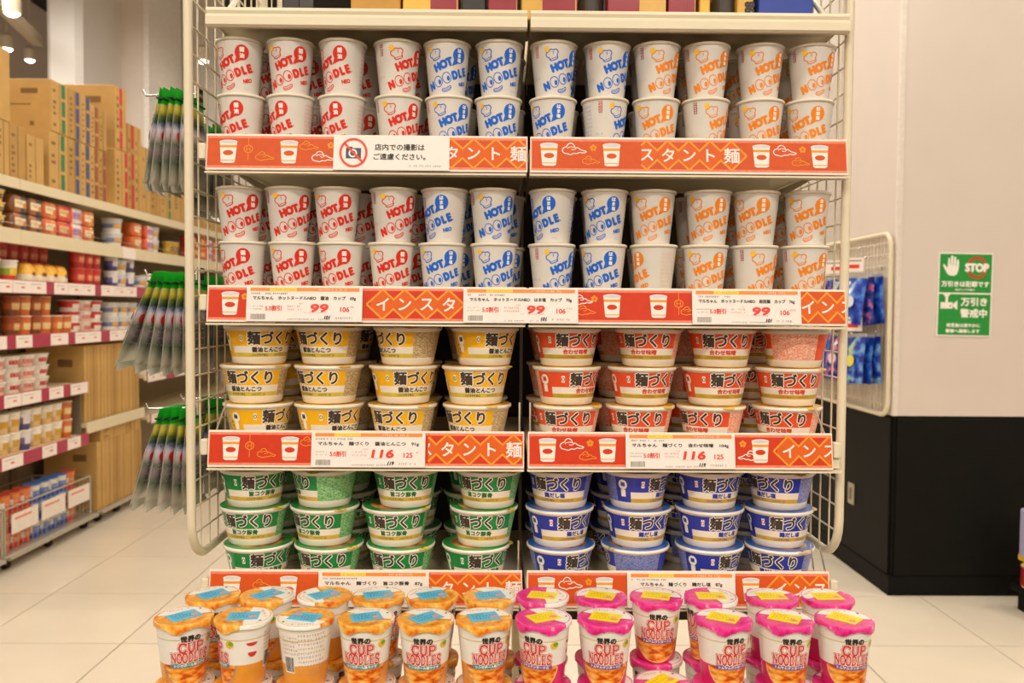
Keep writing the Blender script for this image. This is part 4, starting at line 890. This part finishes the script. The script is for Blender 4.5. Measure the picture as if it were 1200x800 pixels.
PR = {
 'wb': simple_cup('wb', [(224, 214, 200), (236, 228, 214), (232, 224, 210)], .07, .07, taper=.78, spot=(196, 50, 50)),
 'yb': simple_cup('yb', [(230, 176, 40), (226, 170, 40), (236, 200, 90)], .07, .07, taper=.78, spot=(90, 70, 50)),
 'rw': simple_cup('rw', [(232, 220, 206), (206, 48, 46), (206, 48, 46)], .068, .07, taper=.8, spot=(236, 224, 210)),
 'pw': simple_cup('pw', [(228, 180, 160), (232, 200, 186), (236, 222, 208)], .068, .07, taper=.8, spot=(206, 120, 110)),
 'bw': simple_cup('bw', [(224, 220, 214), (120, 130, 170), (206, 206, 210)], .07, .1, taper=.85, spot=(214, 160, 70)),
 'br': simple_cup('br', [(120, 60, 30), (176, 84, 44), (150, 70, 40)], .05, .115, spot=(220, 170, 100), top=(160, 90, 50)),
 'or': simple_cup('or', [(200, 100, 44), (216, 130, 60), (206, 110, 60)], .05, .115, spot=(236, 200, 130), top=(226, 196, 160)),
 'gy': simple_cup('gy', [(180, 140, 40), (206, 160, 40), (190, 150, 50)], .05, .115, spot=(110, 80, 30), top=(220, 190, 120)),
 'rd': simple_cup('rd', [(170, 40, 30), (206, 60, 44), (196, 54, 40)], .05, .115, spot=(226, 130, 90), top=(210, 80, 60)),
 'wg': simple_cup('wg', [(206, 60, 50), (150, 170, 60), (226, 216, 200)], .055, .12, spot=(230, 190, 50)),
 'cr': simple_cup('cr', [(216, 176, 120), (232, 214, 182), (236, 224, 204)], .05, .115, spot=(206, 160, 60)),
 'pu': simple_cup('pu', [(80, 70, 120), (110, 100, 150), (222, 214, 210)], .05, .115, spot=(226, 216, 220)),
 'gr': simple_cup('gr', [(20, 110, 60), (24, 124, 66), (30, 130, 70)], .05, .115, spot=(226, 216, 190)),
 'po': pack('po', [(206, 96, 44), (214, 110, 50), (226, 140, 70), (206, 90, 40)]), 'pr': pack('pr', [(196, 60, 44), (216, 90, 50), (210, 44, 60), (226, 130, 60)], spot=(236, 200, 140)),
 'pw2': pack('pw2', [(226, 90, 50), (232, 214, 204), (226, 206, 206), (226, 80, 44)], spot=(176, 140, 180)), 'pb': pack('pb', [(120, 70, 36), (170, 100, 50), (60, 56, 70), (150, 84, 40)]),
 'dp': dome_pack('dp', 0, 0),
 'rn': simple_cup('rn', [(214, 60, 46), (240, 232, 220), (224, 130, 60)], .047, .105, spot=(226, 120, 50), top=(222, 90, 60)), 'bn': simple_cup('bn', [(50, 90, 180), (238, 234, 228), (228, 220, 200)], .047, .105, spot=(80, 120, 190), top=(80, 130, 210)),
}
WID = {'wb': .15, 'yb': .15, 'rw': .145, 'pw': .145, 'bw': .15, 'wg': .118, 'po': .157, 'pr': .157, 'pw2': .157, 'pb': .157, 'dp': .12}
HGT = {'wb': .0705, 'yb': .0705, 'rw': .0705, 'pw': .0705, 'bw': .1005, 'wg': .1205, 'po': .1005, 'pr': .1005, 'pw2': .1005, 'pb': .1005, 'dp': .12, 'rn': .1055, 'bn': .1055}
KN = {'wb': ('white bowl with red print', 'noodle bowl'), 'yb': ('yellow bowl', 'noodle bowl'), 'rw': ('red and white bowl', 'noodle bowl'), 'pw': ('pink and white bowl', 'noodle bowl'), 'bw': ('blue-banded white tub', 'noodle tub'), 'br': ('dark brown noodle cup', 'noodle cup'), 'or': ('orange-brown noodle cup', 'noodle cup'), 'gy': ('mustard yellow noodle cup', 'noodle cup'), 'rd': ('red noodle cup', 'noodle cup'), 'wg': ('white cup with green and red print', 'noodle cup'), 'cr': ('cream noodle cup', 'noodle cup'), 'pu': ('purple noodle cup', 'noodle cup'), 'gr': ('green noodle cup', 'noodle cup'), 'po': ('orange soft noodle pack', 'noodle pack'), 'pr': ('red soft noodle pack', 'noodle pack'), 'pw2': ('red-ended white noodle pack', 'noodle pack'), 'pb': ('brown soft noodle pack', 'noodle pack'), 'dp': ('round-topped yellow pack with red cap', 'noodle pack'), 'rn': ('red-rimmed noodle cup', 'noodle cup'), 'bn': ('blue-rimmed noodle cup', 'noodle cup')}
LV = {1.878: 'second shelf down', 1.59: 'third shelf down', 1.285: 'fourth shelf down', .965: 'fifth shelf down', .63: 'sixth shelf down', .1455: 'low basket', .95: 'far low shelf'}
CNT = {}
def put(px0, px1, z, kinds, tiers=1, setback=.02, py=300, shelf=None, jit=4):
    """fill a stretch of shelf, seen between two pixel columns, with one or several kinds side by side"""
    y, y1 = YA(px0, py), YA(px1, py); i = 0
    while True:
        k = kinds[i % len(kinds)]; w = WID.get(k, .108)
        if y+w > y1+.02: break
        soft = k in ('po', 'pr', 'pw2', 'pb'); r = .1 if soft else w/2
        for t in range(tiers):
            kk = (k, shelf or LV[z], t); CNT[kk] = CNT.get(kk, -1)+1; n = CNT[kk]
            nm = KN[k]; pos = ORD[n] if n < 20 else 'far %s' % ORD[n-20]
            spawn('noodle_pack' if 'pack' in nm[1] else 'shelf_'+nm[1].split()[-1], PR[k], (XA-setback-r, y+w/2, z+.001+t*HGT.get(k, .1155)), R(90+rj.uniform(-jit, jit)*3 if not soft else 90),
                  '%s, %s along, %s layer, %s, left aisle' % (nm[0], pos, ('lower', 'second', 'third')[t], shelf or LV[z]), nm[1], 'groceries on the left aisle shelving')
        y += w+.002; i += 1
put(-20, 20, 1.878, ['wb', 'yb'], 3); put(20, 55, 1.878, ['pb'], 2); put(56, 123, 1.878, ['po', 'pr', 'pw2'], 2); put(141, 160, 1.878, ['bw'], 2); put(160, 173, 1.878, ['po'], 2); put(175, 201, 1.878, ['pw2', 'bw'], 2); put(204, 218, 1.878, ['gy'], 1); put(226, 262, 1.878, ['pr', 'yb', 'or', 'pw2'], 2)
put(-20, 14, 1.59, ['wg'], 2); put(17, 36, 1.59, ['wg'], 1); put(38, 92, 1.59, ['dp'], 1); put(36, 96, 1.59, ['rd'], 2, .165); put(98, 128, 1.59, ['rd'], 2); put(138, 170, 1.59, ['pu', 'bw'], 2); put(170, 215, 1.59, ['bw', 'cr'], 1)
put(-20, 16, 1.285, ['gy'], 2); put(20, 70, 1.285, ['br', 'or'], 2); put(71, 90, 1.285, ['or'], 1); put(90, 134, 1.285, ['rw', 'pw'], 3); put(136, 168, 1.285, ['bw'], 2); put(168, 215, 1.285, ['rw'], 2)
put(-20, 73, .965, ['wb', 'pw'], 3, py=440)
put(-20, 8, .63, ['gr', 'cr'], 2, py=500); put(8, 60, .63, ['cr', 'cr', 'pu'], 2, py=500); put(60, 82, .63, ['cr'], 2, py=500); put(83, 98, .63, ['or'], 2, py=500)
put(172, 215, .95, ['rw', 'bw'], 2, py=430); put(230, 262, .95, ['or', 'rw'], 2, py=430)
# ---- rolling baskets of cups at the foot of the near bay
dolly(YA(-30, 690), YA(4, 680), 'grey rolling dolly at the left edge under the cup basket'); dolly(YA(6, 680)+.01, YA(113, 600), 'grey rolling dolly under the basket of red and blue cups')
steel = MATS['dolly_steel']; sgw = mat('basket_sign_paper', (236, 222, 206), .5, var=.05, scale=20)
def basket(y0, y1, label):
    w = y1-y0; m = MB(); fr = MB()
    for yy in (0, w): fr.tube([(0, yy, .0), (0, yy, .25)], .008, 8); fr.tube([(-.38, yy, .0), (-.38, yy, .25)], .008, 8); fr.tube([(-.38, yy, .25), (0, yy, .25)], .006, 8)
    fr.tube([(0, 0, .25), (0, w, .25)], .006, 8); fr.tube([(-.38, 0, .25), (-.38, w, .25)], .006, 8)
    y = .03
    while y < w: m.tube([(0, y, .005), (0, y, .25)], .0014, 5); y += .05
    for zz in (.05, .1, .15, .2): m.tube([(0, 0, zz), (0, w, zz)], .0014, 5)
    parts = [('frame', fr.mesh('frame', steel, smooth=50)), ('wire_front', m.mesh('wire_front', steel))]
    y = .06
    while y+.26 < w:
        parts.append(('sign_card', MB().box(.004, .007, y, y+.27, .10, .21).mesh('sign_card', sgw), [('print_line', MB().box(.007, .0075, y+.03, y+.2, .175, .187).mesh('print_line', c_pk))])); y += .31
    return spawn('wire_basket', parts, (XA-.03, y0, .0858), 0, label, 'wire basket', 'wire baskets of cups')
yb0, yb1 = YA(12, 650), YA(111, 600); basket(yb0, yb1, 'steel wire basket of red and blue cups at the foot of the shelving'); basket(YA(-30, 690), YA(9, 670), 'steel wire basket at the lower left edge')
def puty(y0, y1, z, kinds, tiers, setback, shelf):
    y = y0; i = 0
    while y+.1 < y1:
        k = kinds[min(len(kinds)-1, int((y-y0)/(y1-y0)*len(kinds)))]
        for t in range(tiers):
            kk = (k, shelf, t); CNT[kk] = CNT.get(kk, -1)+1
            spawn('shelf_cup', PR[k], (XA-setback-.052, y+.052, z+.001+t*.1055), R(90+rj.uniform(-20, 20)), '%s, %s of its kind in layer %s of the %s' % (KN[k][0], ORD[CNT[kk]], ('one', 'two', 'three', 'four')[t], shelf), 'noodle cup', 'groceries on the left aisle shelving')
        y += .103; i += 1
puty(yb0+.03, yb1-.02, .0855, ['rn', 'bn', 'bn', 'rn'], 3, .045, 'large wire basket'); puty(YA(-30, 690)+.02, YA(9, 670)-.01, .0855, ['rn', 'cr'], 3, .045, 'left edge basket')
# ================================================================ green pouches on the left wire panel
pouch_top = mat('pouch_green', (40, 196, 50), .35, coat=.2, var=.08, scale=30)
pouch_mid = band_mat('pouch_print', 'Z', [(-.20, (196, 190, 176)), (-.186, (206, 196, 180)), (-.165, (150, 150, 130)), (-.15, (96, 106, 86)), (-.125, (140, 124, 124)), (-.11, (98, 110, 88)), (-.095, (190, 172, 170)), (-.08, (210, 200, 206)), (-.07, (150, 156, 184)), (-.062, (60, 84, 70)), (-.05, (110, 130, 60)), (-.035, (214, 196, 70)), (-.022, (206, 200, 110))], .25, .4, .006, 140)
pouch_edge = mat('pouch_clear_edge', (206, 204, 188), .2, coat=.5, var=.1)
clipm = mat('pouch_clip', (24, 60, 30), .5)
def pouch_meshes(seed, belly):
    rr = random.Random(seed); rings = []; prof = [(-.022, .044, .0035), (-.032, .046, .0045), (-.055, .049, .006), (-.085, .052, .0085), (-.115, .054, .0095*belly), (-.145, .056, .009*belly), (-.168, .057, .006), (-.184, .058, .004), (-.196, .060, .0012)]
    for z, w, t in prof:
        e = []; wob = rr.uniform(-.004, .004)
        for a in range(14):
            an = 2*math.pi*a/14; c, s_ = math.cos(an), math.sin(an)
            e.append((t*math.copysign(abs(s_)**.5, s_) + wob*.2, w*c, z))
        rings.append(e)
    body = loft(rings).mesh('pouch_body', pouch_mid, smooth=60)
    head = loft([[(tt*math.sin(2*math.pi*a/10), w*math.cos(2*math.pi*a/10), z) for a in range(10)] for z, w, tt in ((.014, .042, .001), (.0, .043, .002), (-.014, .0435, .0026), (-.0235, .0445, .0035))]).mesh('header', pouch_top, smooth=60)
    clip_ = MB().cbox(-.004, .004, -.0455, .0455, -.012, -.008, .001).mesh('clip', clipm)
    sp = Sh(); 
    def on_face(name, sh, m, lift):
        mb = MB()
        for sgn in (1, -1):
            vs = []
            for y, z, _ in sh.v:
                t = np.interp(z/1e3, [p_[0] for p_ in prof][::-1], [p_[2] for p_ in prof][::-1]); w = np.interp(z/1e3, [p_[0] for p_ in prof][::-1], [p_[1] for p_ in prof][::-1])
                vs.append((sgn*(t*max(0, 1-(y/1e3/w)**2)**.25+lift+.0012), y/1e3, z/1e3))
            mb.add(vs, sh.f)
        return mb.mesh(name, m)
    dot = on_face('red_roundel', ell(-38, -92, 10.5, 10.5, 16), mat('pouch_red', (206, 66, 62), .35, coat=.3), .0006)
    ink = Sh(); ink2 = Sh()
    for i, (zz, hh) in enumerate(((-50, 4), (-58, 5), (-72, 6))): ink = ink + dashes(-48, 30, zz, hh, i+seed)
    for i, (zz, hh) in enumerate(((-112, 4), (-122, 6), (-134, 4), (-150, 6))): ink2 = ink2 + dashes(-50, 30, zz, hh, i+seed+9)
    inkp = on_face('print_lines', ink, mat('pouch_ink_dark', (52, 56, 62), .4), .0005); inkq = on_face('print_lines', ink2, mat('pouch_ink_pale', (196, 170, 170), .4), .0005)
    edge = MB()
    for sgn in (-1, 1): edge.add([(x, sgn*w, z) for z, w in ((-.024, .044), (-.085, .051), (-.145, .055), (-.197, .059)) for x in (0, )] + [(0, sgn*(w+.0045), z) for z, w in ((-.024, .044), (-.085, .052), (-.145, .057), (-.206, .062))], [(0, 1, 5, 4), (1, 2, 6, 5), (2, 3, 7, 6)])
    edge.add([(0, -.06, -.195), (0, .06, -.195), (.006, .062, -.212), (.004, 0, -.207), (.006, -.062, -.214)], [(0, 1, 2, 3, 4)])
    return [('pouch_body', body, [('red_roundel', dot), ('print_lines', inkp), ('print_lines', inkq), ('sealed_edge', edge.mesh('sealed_edge', pouch_edge))]), ('header', head, [('clip', clip_)])]
POU = [pouch_meshes(i, b) for i, b in ((1, 1.0), (2, .8), (3, 1.2))]
hk = {}
lev = {0: (101, 'upper'), 1: (312, 'middle'), 2: (470, 'lower')}
hookm = MB().tube([(-.002, 0, 0), (-.105, 0, -.003), (-.11, 0, .008)], .0028, 8)
for l, (py, ln) in lev.items():
    for hkI, (Yh, zoff, npou) in enumerate(((1.685, 0, (5, 6, 5)[l]), (1.865, -.03 if l == 0 else .0, 4))):
        zt = PX(205, py, -.64).z - .014 + zoff - (0.0 if hkI == 0 else .0)
        hme = hookm.mesh('hook', chrome, smooth=60)
        spawn('display_hook', [('hook_rod', hme), ('hook_plate', MB().box(-.004, -.001, -.02, .02, -.012, .012).mesh('hook_plate', chrome))], (XPL-.0085, Yh, zt), 0, 'chrome peg hook on the left wire panel, %s level, %s' % (ln, ('front', 'rear')[hkI]), 'hook', 'peg hooks on the left wire panel')
        for i in range(npou):
            # i = 0 nearest the panel; the outer ones lean out more
            tilt = {0: (0, 1.5, 3.2, 5.2, 7.5, 9), 1: (0, 2.5, 5, 8, 13, 20), 2: (1, 3, 6, 10, 15, 20)}[l][i]
            if hkI: tilt *= .7
            x = XPL-.022-i*.0135
            spawn('snack_pouch', POU[(i+l) % 3], (x, Yh+rj.uniform(-.004, .004), zt-.008+rj.uniform(-.003, .001)), (0, R(tilt), R(rj.uniform(-6, 6))), 'green-topped hanging pouch, %s from the wire panel on the %s %s hook' % (ORD[i], ln, ('front', 'rear')[hkI]), 'snack pouch', 'green-topped pouches on the left wire panel', (1, 1, .88))
# ================================================================ goods on top of the display
zt = ZS[0]+.001
gk = mat('box_gold', (206, 160, 66), .35, coat=.2, var=.06); mr = mat('box_maroon', (142, 30, 44), .4, coat=.2, var=.06); tanb = mat('box_tan', (190, 140, 62), .6, var=.06); blk = mat('box_black', (36, 32, 28), .4); blb = mat('box_blue', (30, 58, 150), .4, var=.08); ylb = mat('box_yellow', (226, 176, 66), .4)
def top_box(p0, p1, base, side, name, label, cat, py=4, Y=1.66, h=.16, d=.12, split=.58):
    x0, x1 = PY(p0, py, Y).x+.0015, PY(p1, py, Y).x-.0015; w = x1-x0
    parts = [('box_body', MB().cbox(0, w, 0, d, 0, h, .002).mesh('box_body', base)), ('lid_flap', MB().box(.002, w-.002, .002, d-.002, h, h+.0015).mesh('lid_flap', base))]
    if side: parts += [('side_band', MB().box(w*split, w+.0004, -.0006, .0, 0, h).mesh('side_band', side)), ('gold_emblem', flat('gold_emblem', [(ell(w*1e3*(split+(1-split)*.5), h*450, w*120, w*120, 16), gk, 1.0), (rect(w*1e3*.97, 5, w*1e3*.99, h*990), gk, 1.0)]))]
    return spawn(name, parts, (x0, Y, zt), 0, label, cat, 'boxes on top of the display')
top_box(330, 352, blk, None, 'dark_box', 'dark narrow box at the left on top of the display', 'box', h=.12)
top_box(410, 470, tanb, None, 'tan_box', 'tan cardboard box on top of the display', 'box')
top_box(471, 538, ylb, mr, 'gift_box', 'yellow and maroon box on top of the display next to the tan one', 'box', split=.5)
top_box(540, 570, blk, None, 'dark_box', 'black box on top of the display near the centre post', 'box')
top_box(571, 607, mr, mr, 'gift_box', 'narrow maroon box just left of the centre post', 'box', split=.6)
top_box(610, 677, gk, mr, 'gift_box', 'gold and maroon box just right of the centre post', 'box', split=.38)
def bottle(px, label):
    x = PY(px, 4, 1.7).x
    spawn('dark_bottle', [('bottle_body', MB().lathe([(.0, 0), (.024, 0), (.026, .004), (.026, .06), (.022, .075), (.011, .09), (.010, .14)], 24).mesh('bottle_body', mat('bottle_glass', (26, 22, 18), .08, coat=.6), smooth=40)), ('cap', MB().lathe([(.0115, .138), (.0125, .14), (.0125, .16), (.011, .162)], 20).mesh('cap', blk, smooth=40)), ('label_band', MB().lathe([(.0263, .012), (.0263, .05)], 24, cap0=False, cap1=False).mesh('label_band', mat('bottle_label', (60, 52, 44), .5)))], (x, 1.7, zt), 0, label, 'bottle', 'dark bottles on top of the display')
bottle(692, 'dark glass bottle between the gold and maroon boxes on the display top')
top_box(711, 781, mr, gk, 'gift_box', 'maroon and gold box right of the first dark bottle', 'box', split=.55)
top_box(782, 816, mr, mr, 'gift_box', 'plain maroon box left of the second dark bottle', 'box', split=.7)
top_box(819, 833, ylb, None, 'slim_box', 'slim yellow box beside the second dark bottle', 'box')
bottle(848, 'dark glass bottle beside the slim yellow box')
t = top_box(863, 884, gk, None, 'slim_box', 'slim gold box with dark vertical lettering', 'box')
ob('lettering', flat('lettering', [(text('698', 24, 22, h=20, w=34, bold=1.6, rot=90), c_bk, .8)]), t)
top_box(888, 954, blb, None, 'blue_box', 'large blue box at the right end of the display top', 'box')
# ================================================================ wire rack with blue bags on the pillar side
XR = PXL-.022
rk = spawn('wire_rack', [], (XR, 4.35, 0), 0, 'cream wire rack on the pillar side holding blue candy bags', 'wire rack')
y0, y1, z0, z1, r = .0, 1.5, .925, 1.86, .07
pts = []
for cy, cz, a0 in ((y0+r, z0+r, 180), (y1-r, z0+r, 270), (y1-r, z1-r, 0), (y0+r, z1-r, 90)):
    for a in range(a0, a0+91, 18): pts.append((0, cy+r*math.cos(R(a)), cz+r*math.sin(R(a))))
fr = ob('rack_frame', MB().tube(pts, .013, 8, closed=True).mesh('rack_frame', cream, smooth=60), rk)
g = MB(); y = y0+.04
while y < y1-.02: g.tube([(0, y, z0+.01), (0, y, z1-.01)], .0026, 5); y += .04
z = z0+.05
while z < z1-.02: g.tube([(0, y0+.01, z), (0, y1-.01, z)], .0026, 5); z += .06
ob('wire_grid', g.mesh('wire_grid', cream), fr)
for yy in (.15, 1.3):
    for zz in (1.1, 1.7): ob('standoff', MB().tube([(0, yy, zz), (.022, yy, zz)], .008, 8).mesh('standoff', cream), rk)
bagm = [ramp_mat('candy_blue_%d' % i, st, 16+3*i, .18, .6, const=False, detail=2) for i, st in enumerate(([(.3, (14, 30, 110)), (.48, (28, 70, 180)), (.6, (70, 130, 210)), (.72, (206, 216, 230))], [(.3, (12, 24, 90)), (.46, (30, 60, 170)), (.58, (90, 150, 210)), (.68, (196, 200, 70))], [(.3, (16, 26, 80)), (.5, (36, 64, 160)), (.62, (206, 100, 130)), (.72, (226, 220, 220))]))]
silver = mat('bag_silver', (206, 208, 214), .2, metal=.6)
def bag(i):
    rr = random.Random(i); rings = []
    for z, w, t in ((0, .085, .0012), (-.02, .085, .0015), (-.05, .083, .010), (-.1, .081, .015), (-.15, .081, .015), (-.2, .083, .011), (-.225, .085, .0015), (-.245, .086, .0012)):
        e = []
        for a in range(16):
            an = 2*math.pi*a/16; c, s_ = math.cos(an), math.sin(an); e.append((t*s_*(1+rr.uniform(-.25, .25)), w*c, z))
        rings.append(e)
    logo = [(ell(0, -120, 40, 34, 18), wht, 0)]
    mb = MB(); mb.add([(-.0205, y/1e3, z/1e3) for y, z, _ in ell(6, -128, 34, 30, 16).v], [tuple(range(16))])
    return [('bag_body', loft(rings).mesh('bag_body', bagm[i % 3], smooth=60), [('printed_patch', mb.mesh('printed_patch', mat('bag_patch_%d' % (i % 3), ((214, 220, 232), (226, 214, 90), (228, 200, 210))[i % 3], .3, coat=.4)))]), ('top_seal', MB().box(-.002, .002, -.086, .086, -.001, .016).mesh('top_seal', silver))]
BG = [bag(i) for i in range(4)]
for row, (zz, rn) in enumerate(((1.655, 'upper'), (1.345, 'lower'))):
    zz -= .0
    for h in range(5):
        yh = 4.47+h*.235
        rod = MB().tube([(0, 0, 0), (-.13, 0, -.004), (-.14, 0, .01)], .004, 8)
        spawn('display_hook', [('hook_rod', rod.mesh('hook_rod', chrome, smooth=60)), ('hook_plate', MB().box(-.004, .0, -.02, .02, -.012, .012).mesh('hook_plate', chrome)), ('price_tag', MB().box(-.055, .055, -.0015, .0015, .012, .085).mesh('price_tag', cardw), [('price_figures', MB().box(-.02, .035, -.0022, -.0016, .03, .05).mesh('price_figures', c_rd)), ('print_line', MB().box(-.045, .045, -.0022, -.0016, .066, .074).mesh('print_line', c_gy))], (-.135, -.0, 0), (0, 0, R(-35)))], (XR-.013, yh, zz), 0, 'peg hook with price tag on the pillar rack, %s row, %s from the corner' % (rn, ORD[h]), 'hook', 'peg hooks on the pillar rack')
        for i in range(3):
            spawn('candy_bag', BG[(h+i*2+row) % 4], (XR-.046-i*.037, yh+rj.uniform(-.008, .008), zz-.02), (R(rj.uniform(-9, 3)), R(1+i*3), R(14+rj.uniform(-3, 3))), 'shiny blue candy bag, %s on the %s hook from the corner, %s rack row' % (ORD[i], ORD[h], rn), 'candy bag', 'blue candy bags on the pillar rack')
# ================================================================ low goods at the right edge
xl = PY(1194, 660, 4.05).x
sr = spawn('low_shelf', [('deck', MB().cbox(0, .8, 0, .30, .10, .13, .004).mesh('deck', wains)), ('skirt', MB().box(.03, .78, .03, .28, 0, .10).mesh('skirt', wains))], (xl+.02, 3.85, 0), 0, 'low dark shelf just entering at the right edge', 'shelf')
spawn('snack_tub', [('tub_body', MB().lathe([(.05, 0), (.058, .01), (.055, .10)], 28, mats=[0, 1]).mesh('tub_body', mat('tub_cream', (236, 220, 196), .4), mat('tub_maroon', (140, 32, 36), .35, coat=.3, var=.25, scale=30), smooth=40)), ('lid', MB().lathe([(.055, .1), (.057, .104), (.05, .112)], 28).mesh('lid', mat('tub_lid', (206, 176, 120), .4), smooth=40))], (xl+.075, 4.05, .131), 0, 'small maroon and cream tub at the right edge of the picture', 'tub')
spawn('snack_pack', [('wrapper', MB().cbox(0, .1, -.04, .04, 0, .26, .008).mesh('wrapper', mat('pack_lavender', (176, 172, 206), .35, coat=.3))), ('foot_band', MB().box(-.0004, .1004, -.0404, .0404, .004, .03).mesh('foot_band', mat('pack_yellow', (220, 180, 50), .4)))], (xl+.045, 4.09, .2435), 0, 'pale lavender pack standing on the maroon tub at the right edge', 'snack pack')
